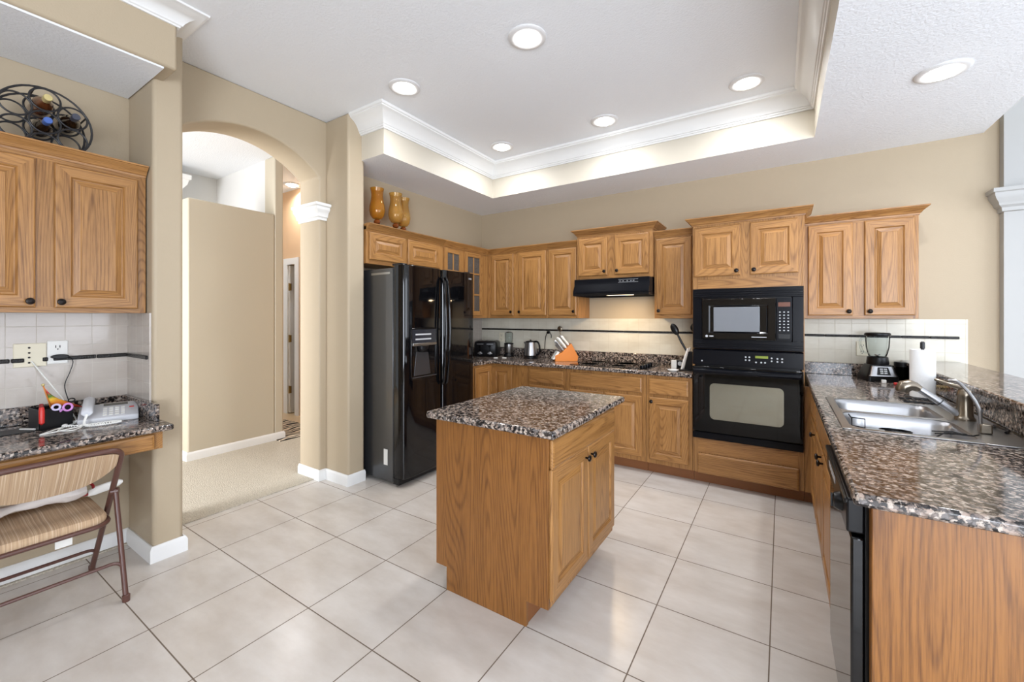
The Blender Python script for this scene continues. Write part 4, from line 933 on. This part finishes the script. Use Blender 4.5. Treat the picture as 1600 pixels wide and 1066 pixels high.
# knife block: slanted prism, local y towards the wall
t = thing('knife_block', 'orange wooden knife block beside the cooktop', 'knife block', (-1.93, 0.66, Z), 0.62)
MB().prism([(-0.125, 0.0), (0.115, 0.0), (0.125, 0.05), (0.050, 0.192), (-0.055, 0.092), (-0.125, 0.062)], 'y', -0.072, 0.075).build('block', 'knife_wood', t, bevel=0.004, smooth=False)
MB().prism([(-0.152, 0.022), (-0.130, 0.022), (-0.074, 0.100), (-0.096, 0.106)], 'y', -0.066, 0.068).build('front_rack', 'white_plastic', t, bevel=0.002)
bm_ = Matrix.Translation(Vector((-1.93, 0.66, Z))) @ Matrix.Rotation(0.62, 4, 'Z')
# handles lean away from the wall to the left and up
ks = [(-0.033, -0.048, 0.113, 0.125, 'steel'), (-0.033, 0.0, 0.113, 0.135, 'white_plastic'), (-0.033, 0.048, 0.113, 0.13, 'steel'), (-0.002, -0.04, 0.1425, 0.13, 'white_plastic'),
      (-0.002, 0.025, 0.1425, 0.14, 'white_plastic'), (0.028, -0.03, 0.171, 0.125, 'white_plastic'), (0.028, 0.035, 0.171, 0.13, 'steel'), (-0.048, -0.022, 0.099, 0.10, 'steel')]
kl = ['steel handled knife at the lower near side of the knife block', 'white handled knife in the lower middle of the knife block', 'steel handled knife at the lower far side of the knife block',
      'white handled knife at the near side of the knife block middle row', 'white handled knife at the far side of the knife block middle row', 'white handled knife at the near side of the knife block top',
      'steel handled knife at the top back of the knife block', 'kitchen shears leaning at the lowest slot of the knife block']
for (x, y, z, ln, mt), lb in zip(ks, kl):
    d_ = Vector((-0.62, 0, 0.78)).normalized(); p0 = Vector((x, y, z)) + d_ * 0.004
    k = thing('knife', lb, 'knife', bm_ @ p0, 0.62, 'knives in the block')
    MB().tube([d_ * 0.0, d_ * 0.02, d_ * ln * 0.5, d_ * ln * 0.92, d_ * ln], [0.0105, 0.0125, 0.011, 0.0145, 0.008], 10).build('handle', mt, k)
    MB().tube([d_ * -0.012, d_ * 0.004], 0.0065, 8).build('blade', 'steel', k)
t = thing('ladle', 'dark round spoon head standing behind the knives in the block', 'ladle', bm_ @ Vector((-0.055, 0.05, 0.27)), -0.3)
MB().sphere((0, 0, 0.075), 0.036, 14, (1, 0.45, 0.8)).build('bowl', 'nickel', t)
MB().tube([(0.03, 0, -0.11), (0.0, 0, 0.06)], 0.005, 8).build('handle', 'nickel', t)
# utensil stand beside the oven
t = thing('utensil_holder', 'black and cream upright utensil holder against the oven tower', 'utensil holder', (-0.650, 0.52, Z), 0)
MB().prism([(-0.075, -0.07), (0.055, -0.07), (0.055, 0.07), (-0.075, 0.07)], 'z', 0, 0.012).build('base', 'black', t, bevel=0.003)
for y in (-0.05, 0.05): MB().tube([(-0.055, y, 0.01), (-0.035, y, 0.09), (0.0, y, 0.20)], [0.009, 0.010, 0.009], 10).build('post', 'label', t)
MB().prism([(-0.035, 0.012), (0.05, 0.012), (0.05, 0.17), (0.0, 0.17)], 'y', -0.045, 0.045).build('back_plate', 'black', t, bevel=0.003)
def utensil(name, lab, p, tilt, rz, mat_, head):
    u = thing(name, lab, name.replace('_', ' '), p, rz, 'utensils by the oven'); u.rotation_euler = (0, tilt, rz)
    MB().tube([(0, 0, 0), (0, 0, 0.10), (0.004, 0, 0.19)], [0.008, 0.010, 0.008], 10).build('handle', mat_, u)
    mb = MB(); mb.sphere((0.004, 0, 0.19 + head[1]), 0.06, 14, head[0]); mb.build('bowl', mat_, u); return u
utensil('spoon', 'black slotted serving spoon leaning out of the utensil holder', (-0.665, 0.50, Z + 0.165), -0.50, 0, 'black', ((0.52, 0.3, 0.95), 0.035))
utensil('spatula', 'black spatula upright behind the spoon by the oven', (-0.625, 0.57, Z + 0.172), 0.06, 0, 'black', ((0.7, 0.2, 0.7), 0.02))
tag(MB().box(-0.800, -0.755, 0.50, 0.53, Z, Z + 0.085).build('salt_box', plain('brushed_white', sr(222, 218, 210), 0.3), bevel=0.003), 'small white and steel upright box left of the utensil holder', 'box')
tag(MB().rings([[(-0.755 + r * 1.2 * math.cos(a), 0.36 + r * 0.8 * math.sin(a), Z + z) for a in [2 * PI * k / 20 for k in range(20)]] for r, z in ((0.02, 0.0), (0.038, 0.012), (0.040, 0.018), (0.036, 0.017), (0.02, 0.005))]).build('spoon_rest', 'white_plastic'), 'white spoon rest in front of the utensil holder', 'spoon rest')
t = thing('dial_box', 'small black box with a round dial behind the white box', 'small box', (-0.745, 0.64, Z), 0)
MB().box(-0.055, 0.035, -0.03, 0.03, 0, 0.075).build('case', 'black', t, bevel=0.006); MB().lathe([(0.02, -0.030), (0.018, -0.036), (0.001, -0.036)], (0.0, 0, 0.045), 18, 'y').build('dial', 'grey_mark', t)
# outlets on the tiles
def outlet(loc, rz, label, mat_='ivory_plastic'):
    t = thing('wall_outlet', label, 'outlet', loc, rz, 'wall outlets')
    MB().rect_loops(0.072, 0.116, [(0, 0), (0, -0.004), (0.003, -0.006)], x0=-0.036, z0=-0.058).build('cover_plate', mat_, t, smooth=False)
    mb = MB()
    for z in (-0.026, 0.026): mb.box(-0.009, -0.006, -0.0075, -0.006, z - 0.004, z + 0.008); mb.box(0.006, 0.009, -0.0075, -0.006, z - 0.004, z + 0.008); mb.lathe([(0.003, -0.006), (0.003, -0.0075), (0.0003, -0.0075)], (0, 0, z - 0.011), 8, 'y')
    mb.build('slots', 'black', t, smooth=False); return t
outlet((0.585, WB - 0.0085, 1.135), 0, 'ivory outlet on the tiles behind the blender')
outlet((-2.93, WB - 0.0085, 1.135), 0, 'ivory outlet on the tiles behind the personal blender')
o1 = outlet((-3.3375, -2.888, 1.195), H90, 'white outlet with a plugged in adapter above the desk', 'white_plastic'); o1.scale = (1.1, 1, 1.1)
t = thing('phone_jack', 'ivory phone jack plate on the tiles above the desk', 'phone jack', (-3.3375, -2.993, 1.185), H90)
MB().rect_loops(0.118, 0.125, [(0, 0), (0, -0.004), (0.003, -0.006)], x0=-0.055, z0=-0.062).build('cover_plate', 'ivory_plastic', t, smooth=False)
mb = MB()
for z in (-0.04, -0.012, 0.013, 0.04): mb.lathe([(0.005, -0.006), (0.005, -0.0085), (0.0005, -0.0085)], (0.0, 0, z), 10, 'y')
mb.build('sockets', 'bronze', t)
t = thing('power_adapter', 'black plug and thin cord hanging from the outlet above the desk', 'adapter', (-3.331, -2.882, 1.170), H90)
MB().rings([[(0.036 * math.cos(a), y, 0.013 * math.sin(a)) for a in [2 * PI * k / 16 for k in range(16)]] for y in (-0.001, -0.024)]).build('plug', 'black', t, bevel=0.003)
MB().tube(smooth_path([(0.03, -0.012, -0.002), (0.05, -0.014, -0.03), (0.038, -0.014, -0.09), (0.020, -0.012, -0.15), (0.022, -0.012, -0.20), (0.036, -0.03, -0.27), (0.038, -0.035, -0.30), (0.05, -0.06, -0.343)], 6), 0.0022, 8).build('cord', 'black', t)

# ------------------------------------------------------------------ vases on the left wall cabinets
def vase(loc, label, mat_):
    t = thing('hurricane_vase', label, 'vase', loc, 0, 'amber glass vases')
    MB().lathe([(0.001, 0), (0.038, 0), (0.036, 0.006), (0.010, 0.014), (0.007, 0.03), (0.009, 0.05)], n=24).build('foot', 'glass', t)
    MB().lathe([(0.008, 0.045), (0.024, 0.052), (0.031, 0.066), (0.026, 0.082), (0.016, 0.090)], n=24).build('bead', 'amber_knob', t)
    out = [(0.012, 0.088), (0.040, 0.098), (0.060, 0.125), (0.070, 0.170), (0.067, 0.21), (0.056, 0.262), (0.051, 0.31), (0.055, 0.345), (0.062, 0.372)]
    MB().lathe(out + [(r - 0.003, h) for r, h in reversed(out[1:])] + [(0.008, 0.094)], n=36).build('bowl', mat_, t); return t
vase((-3.06, -0.935, 2.190), 'deep amber glass hurricane vase standing alone nearest the pier', 'amber')
vase((-3.04, -0.735, 2.190), 'pale amber glass vase in the middle of the three on the cabinet', 'amber_pale')
vase((-3.10, -0.585, 2.190), 'amber glass vase farthest from the pier half hidden by another', 'amber_pale')

# ------------------------------------------------------------------ wine rack on the desk cabinet
WZ = 2.196
t = thing('wine_rack', 'round black iron wine rack of rings on the desk cabinet', 'wine rack', (-3.13, -2.975, WZ), H90)
Rr = 0.170; zc_ = Rr + 0.006
def hoop(mb, cx, cz, r, y, rt=0.0045): mb.tube([(cx + r * math.cos(a), y, cz + r * math.sin(a)) for a in [2 * PI * k / 40 for k in range(40)]], rt, 8, closed=True)
yf, yb = -0.055, 0.085
mb = MB(); hoop(mb, 0, zc_, Rr, yf, 0.005); hoop(mb, 0, zc_, Rr, yb, 0.005)
for k in range(5):
    a = 2 * PI * k / 5 + 0.5; mb.tube([(Rr * math.cos(a), yf, zc_ + Rr * math.sin(a)), (Rr * math.cos(a), yb, zc_ + Rr * math.sin(a))], 0.004, 8)
mb.build('outer_hoop', 'iron', t)
cells = [(0, 0)] + [(0.113 * math.cos(PI / 6 + k * PI / 3), 0.113 * math.sin(PI / 6 + k * PI / 3)) for k in range(6)]
for cx, cz in cells:
    for y in (yf, yb):
        mb = MB(); hoop(mb, cx, zc_ + cz, 0.054, y); mb.build('bottle_ring', 'iron', t)
def bottle(cell, label, mat_, foil):
    cx, cz = cells[cell]
    b = thing('wine_bottle', label, 'wine bottle', (-3.13, -2.975 + cx, WZ + zc_ + cz - 0.007), H90, 'bottles in the wine rack')
    MB().lathe([(0.001, 0.165), (0.035, 0.16), (0.038, 0.15), (0.038, 0.0), (0.034, -0.025), (0.020, -0.055), (0.0145, -0.075), (0.0145, -0.085)], (0, 0, 0), 24, 'y').build('glass_body', mat_, b)
    MB().lathe([(0.0155, -0.075), (0.0165, -0.115), (0.017, -0.12), (0.015, -0.124), (0.001, -0.1245)], (0, 0, 0), 20, 'y').build('foil_cap', foil, b)
bottle(2, 'wine bottle with a pale gold cap in the top ring of the rack', 'bottle_amber', 'foil_gold')
bottle(1, 'wine bottle with a dark cap in the right upper ring of the rack', 'bottle', 'foil_black')
bottle(0, 'wine bottle with a bright blue cap in the middle ring of the rack', 'bottle', 'foil_blue')

# ------------------------------------------------------------------ desk things
DZ = 0.820
t = thing('desk_phone', 'grey corded desk phone with a large keypad on the desk', 'telephone', (-3.10, -2.735, DZ), H90 - 0.25)
MB().prism([(-0.095, 0.0), (0.085, 0.0), (0.085, 0.075), (0.07, 0.078), (-0.095, 0.028)], 'x', -0.115, 0.125).build('base', 'phone', t, bevel=0.006)
tilt = math.atan2(0.05, 0.165)
fp = MB().box(-0.035, 0.118, -0.085, 0.085, 0, 0.004).build('face_plate', 'phone_face', t, loc=(0, 0, 0.0515), bevel=0.001); fp.rotation_euler = (tilt, 0, 0)
MB().box(-0.02, 0.08, 0.045, 0.075, 0.004, 0.0055).build('display', 'screen', fp, smooth=False)
mb = MB()
for r in range(4):
    for c in range(4): mb.box(-0.02 + c * 0.024, -0.004 + c * 0.024, -0.07 + r * 0.026, -0.054 + r * 0.026, 0.004, 0.007)
mb.build('keypad', 'label', fp, smooth=False); MB().box(0.086, 0.106, 0.0, 0.012, 0.004, 0.007).build('message_light', 'red', fp, smooth=False)
hs = MB(); hs.rings([[(-0.078 + x, y, 0.062 + (y + 0.1) * 0.18 + z) for x, z in ((-0.024, 0), (-0.02, 0.020 + e), (0.0, 0.028 + e), (0.02, 0.020 + e), (0.024, 0), (0.0, -0.012 + b))] for y, e, b in ((-0.108, -0.012, -0.008), (-0.095, 0.0, -0.02), (-0.06, 0.004, 0.0), (-0.02, 0.008, 0.014), (0.03, 0.008, 0.014), (0.065, 0.004, 0.0), (0.095, 0.0, -0.02), (0.105, -0.012, -0.008))])
hs.build('handset', 'phone', t, bevel=0.004)
mb = MB(); cp = smooth_path([(-0.078, -0.108, 0.055), (-0.082, -0.150, 0.012), (-0.02, -0.175, 0.010), (0.05, -0.155, 0.010), (0.02, -0.135, 0.010), (-0.08, -0.145, 0.010), (-0.16, -0.10, 0.010), (-0.15, -0.05, 0.010), (-0.118, -0.03, 0.018)], 60)
cs = []
for i, p in enumerate(cp):
    a = i * 0.9; cs.append(p + Vector((math.cos(a) * 0.003, math.sin(a) * 0.002, math.sin(a) * 0.003)))
mb.tube(cs, 0.0034, 6); mb.build('coiled_cord', 'white_plastic', t)
t = tag(MB().tube(smooth_path([(-3.335, -2.985, 1.155), (-3.30, -2.955, 1.09), (-3.22, -2.90, 0.97), (-3.16, -2.865, 0.875), (-3.10, -2.862, 0.830), (-3.02, -2.93, 0.8235), (-2.97, -2.945, 0.8235), (-2.93, -2.905, 0.8235), (-2.99, -2.86, 0.8235), (-3.08, -2.845, 0.8235)], 8), 0.0032, 8).build('phone_cable', 'white_plastic'), 'white phone cable looping from the wall jack to the desk', 'cable')
tag(MB().tube(smooth_path([(-3.11, -2.845, 0.8285), (-3.02, -2.93, 0.8285), (-2.955, -3.005, 0.8235), (-2.945, -3.0, 0.8235), (-2.95, -2.93, 0.8285), (-2.98, -2.86, 0.8285), (-3.03, -2.80, 0.8235)], 6), 0.003, 6).build('flat_cable', 'white_plastic'), 'flat white cable folded on the desk in front of the pen holder', 'cable')
# pen holder: black square mesh box
t = thing('pen_holder', 'black square pen holder at the left of the phone', 'pen holder', (-3.135, -2.945, DZ), 0.15)
mb = MB(); h_, wd = 0.105, 0.062
mb.box(-wd, wd, -wd, wd, 0, 0.004)
for a, b, c, d_ in ((-wd, wd, -wd, -wd + 0.004), (-wd, wd, wd - 0.004, wd), (-wd, -wd + 0.004, -wd, wd), (wd - 0.004, wd, -wd, wd)): mb.box(a, b, c, d_, 0.004, h_)
mb.box(-0.002, 0.002, -wd, wd, 0.004, h_ * 0.9)
mb.build('box', 'black', t, bevel=0.002)
t = thing('marker', 'red marker clipped on the front of the pen holder', 'marker', (-3.068, -2.988, DZ + 0.03), 0)
MB().tube([(0, 0, 0), (0.002, 0, 0.008), (0.002, 0, 0.07), (-0.002, 0, 0.085)], [0.004, 0.0105, 0.011, 0.009], 14).build('barrel', 'red', t)
MB().tube([(-0.002, 0, 0.085), (-0.008, 0, 0.103)], [0.009, 0.007], 14).build('cap', plain('dark_red', sr(120, 30, 30), 0.4), t)
def ringpts(c, ry, rz, n=20): return [(c[0], c[1] + ry * math.cos(2 * PI * k / n), c[2] + rz * math.sin(2 * PI * k / n)) for k in range(n)]
t = thing('scissors', 'scissors with purple loop handles in the pen holder', 'scissors', (-3.085, -2.925, DZ + 0.01), 0)
MB().tube(ringpts((0.018, 0.028, 0.092), 0.016, 0.018), 0.005, 8, closed=True).tube([(0.014, 0.015, 0.088), (0.004, 0.0, 0.07)], 0.005, 8).build('handle', 'pink', t)
MB().tube(ringpts((0.012, -0.012, 0.098), 0.014, 0.014), 0.005, 8, closed=True).tube([(0.010, -0.002, 0.09), (0.002, 0.004, 0.07)], 0.005, 8).build('handle', 'lavender', t)
MB().prism([(0.0, 0.075), (0.010, 0.075), (0.006, 0.0), (0.002, 0.0)], 'x', 0.0, 0.004).build('blade', 'steel', t)
t = thing('table_flag', 'small printed cloth flag on a stick in the pen holder', 'flag', (-3.15, -2.935, DZ + 0.01), 0)
MB().tube([(0.0, 0.012, 0.0), (0.0, -0.035, 0.205)], 0.003, 8).build('stick', 'knife_wood', t)
MB().sphere((0.0, -0.036, 0.210), 0.007, 10).build('finial', 'foil_gold', t)
mb = MB(); g_ = []
for i in range(9):
    u = i / 8; row = []
    for j in range(7):
        v = j / 6; row.append((0.010 * math.sin(u * 5 + v * 2), -0.031 + 0.024 * v * 0.9 + u * (0.03 + 0.10 * v), 0.195 - v * 0.095 - u * 0.035 * (1 + 0.6 * (1 - v))))
    g_.append(row)
V = [[mb.bm.verts.new(p) for p in r] for r in g_]
for i in range(8):
    for j in range(6): mb._f([V[i][j], V[i + 1][j], V[i + 1][j + 1], V[i][j + 1]])
o = mb.build('cloth', 'flag', t); sm = o.modifiers.new('solid', 'SOLIDIFY'); sm.thickness = 0.0012
t = thing('sunglasses', 'dark folded glasses at the back corner of the pen holder', 'glasses', (-3.175, -2.895, DZ + 0.09), 0.3)
MB().tube(ringpts((0.0, 0.0, 0.022), 0.016, 0.010), 0.003, 8, closed=True).tube(ringpts((0.0, 0.035, 0.030), 0.014, 0.009), 0.003, 8, closed=True).tube([(0, 0.0, 0.01), (0.02, 0.0, -0.03)], 0.003, 6).build('frame', 'black', t)
tag(MB().tube([(-3.17, -3.045, 0.8255), (-3.10, -3.005, 0.8265)], 0.0045, 10).build('pen', 'white_plastic'), 'white pen lying on the desk left of the pen holder', 'pen')
tag(MB().box(-3.21, -3.075, -3.13, -3.01, 0.8205, 0.8245).build('notepad', 'black', bevel=0.001, smooth=False), 'flat black notepad lying on the desk left of the pen holder', 'notepad')

# ------------------------------------------------------------------ folding chair at the desk
t = thing('folding_chair', 'brown metal folding chair with striped padded seat at the desk', 'chair', (-2.85, -3.02, 0), 0)
hwI, hwO = 0.228, 0.246
def corner_path(a, b, c, r=0.05, n=6):
    a, b, c = Vector(a), Vector(b), Vector(c); d1 = (a - b).normalized() * r; d2 = (c - b).normalized() * r
    return [b + d1 * (1 - k / n) ** 2 + d2 * (k / n) ** 2 for k in range(n + 1)]
A, B_, C_, D_ = (-0.285, hwI, 0.012), (0.230, hwI, 0.757), (0.230, -hwI, 0.757), (-0.285, -hwI, 0.012)
pts = [A] + corner_path(A, B_, C_, 0.06) + corner_path(B_, C_, D_, 0.06) + [D_]
MB().tube(pts, 0.0125, 12).build('back_frame', 'brown_metal', t)
for s in (1, -1):
    MB().tube([(0.200, s * hwO, 0.012), (0.072, s * (hwI + 0.010), 0.520)], 0.0115, 12).build('leg', 'brown_metal', t)
    MB().lathe([(0.015, 0.0), (0.016, 0.03), (0.012, 0.034)], (0.201, s * hwO, 0), 14).build('foot_cap', 'brown_metal', t)
    MB().lathe([(0.014, 0.0), (0.015, 0.026), (0.012, 0.03)], (-0.288, s * hwI, 0), 14).build('foot_cap', 'brown_metal', t)
mb = MB(); z1 = 0.185; x1 = 0.200 - 0.125 * z1 / 0.503
mb.tube([(x1 + 0.02, hwO, z1 - 0.06)] + corner_path((x1 + 0.02, hwO, z1 - 0.06), (x1, hwO - 0.004, z1), (x1, -hwO, z1), 0.045) + corner_path((x1, hwO, z1), (x1, -hwO + 0.004, z1), (x1 + 0.02, -hwO, z1 - 0.06), 0.045) + [(x1 + 0.02, -hwO, z1 - 0.06)], 0.008, 10); mb.build('rear_stretcher', 'brown_metal', t)
mb = MB(); z1 = 0.150; x1 = -0.285 + 0.5 * (z1 - 0.012) / 0.73
mb.tube([(x1 - 0.04, hwI, z1 - 0.058)] + corner_path((x1 - 0.04, hwI, z1 - 0.058), (x1, hwI - 0.004, z1), (x1, -hwI, z1), 0.045) + corner_path((x1, hwI, z1), (x1, -hwI + 0.004, z1), (x1 - 0.04, -hwI, z1 - 0.058), 0.045) + [(x1 - 0.04, -hwI, z1 - 0.058)], 0.008, 10); mb.build('front_stretcher', 'brown_metal', t)
for s in (1, -1): MB().tube([(0.062, s * (hwI - 0.004), 0.512), (0.076, s * (hwI + 0.022), 0.512)], 0.016, 12).build('hinge_bracket', 'brown_metal', t)
# seat: rounded plan, rail and cushion
def plan(w2, x0, x1, r):
    return [(q[0], q[1]) for q in arc((x1 - r, w2 - r), r, 0, H90, 6) + arc((x0 + r, w2 - r), r, H90, PI, 6) + arc((x0 + r, -w2 + r), r, PI, 1.5 * PI, 6) + arc((x1 - r, -w2 + r), r, 1.5 * PI, 2 * PI, 6)]
sp = plan(0.205, -0.245, 0.14, 0.07)
seat_z = lambda x: 0.404 - 0.03 * x
MB().tube([(x, y, seat_z(x) - 0.016) for x, y in plan(0.208, -0.25, 0.145, 0.07)], 0.0105, 10, closed=True).build('seat_rail', 'brown_metal', t)
cx_ = -0.05
MB().rings([[(cx_ + (x - cx_) * k, y * k, seat_z(x) + h) for x, y in sp] for k, h in ((0.98, -0.014), (1.0, 0.0), (0.995, 0.014), (0.96, 0.026), (0.85, 0.033), (0.6, 0.037), (0.2, 0.039))]).build('seat', 'stripe_fabric', t)
MB().box(0.128, 0.132, 0.02, 0.075, 0.335, 0.405).build('tag', 'label', t, smooth=False)
# backrest pad: curved panel with a bowed lower edge
mb = MB(); gf = []
NY = 18
for i in range(NY + 1):
    u = -1 + 2 * i / NY; y = u * 0.215
    top = 0.748 - 0.02 * abs(u) ** 6; bot = 0.580 + 0.085 * abs(u) ** 3.5
    row = []
    for side, off in ((0, 0.012), (1, -0.014)):
        for j in range(5):
            v = j / 4 if side == 0 else 1 - j / 4
            z = bot + (top - bot) * v; x = 0.230 - (0.757 - z) * 0.691 + off + 0.012 * (1 - u * u) * (1 if side == 0 else 1) + (0.004 * math.sin(PI * v) if side == 0 else -0.004 * math.sin(PI * v))
            row.append((x, y, z))
    gf.append(row)
mb.rings(gf); mb.build('backrest', 'stripe_fabric', t)
# bundle on the seat
t = thing('wrapped_bundle', 'white paper wrapped bundle with a red handle lying on the chair seat', 'bundle', (-2.955, -3.02, 0.446), 0)
rs = []
for i in range(15):
    u = i / 14; y = -0.30 + 0.46 * u; r = 0.036 + 0.010 * math.sin(u * 9) + 0.006 * math.sin(u * 23); r *= (0.75 + 0.35 * u)
    rs.append([(0.012 * math.sin(u * 7) + r * 1.3 * math.cos(a) * (1 + 0.08 * math.sin(3 * a + u * 8)), y, 0.038 + 0.03 * u + r * 0.85 * math.sin(a)) for a in [2 * PI * k / 14 for k in range(14)]])
MB().rings(rs).build('wrapping', plain('crumpled_paper', sr(222, 214, 208), 0.8, bump=0.6, bscale=25, bdist=0.01), t)
MB().tube([(0.0, 0.165 + 0.03 * math.cos(a), 0.060 + 0.03 * math.sin(a)) for a in [2 * PI * k / 20 for k in range(20)]], 0.006, 8, closed=True).build('handle', plain('dark_red_plastic', sr(150, 34, 40), 0.35), t)
tag(MB().rings([[(-2.955 + 0.010 * math.cos(a), y, 0.463 + 0.010 + s * math.sin(a) + (y + 2.9) * 0.15) for a in [2 * PI * k / 12 for k in range(12)]] for y, s in ((-2.845, 0.016), (-2.82, 0.022), (-2.77, 0.022), (-2.725, 0.018), (-2.712, 0.008))]).build('envelope', 'white_plastic'), 'white rolled envelope behind the chair back near the desk pier', 'envelope')
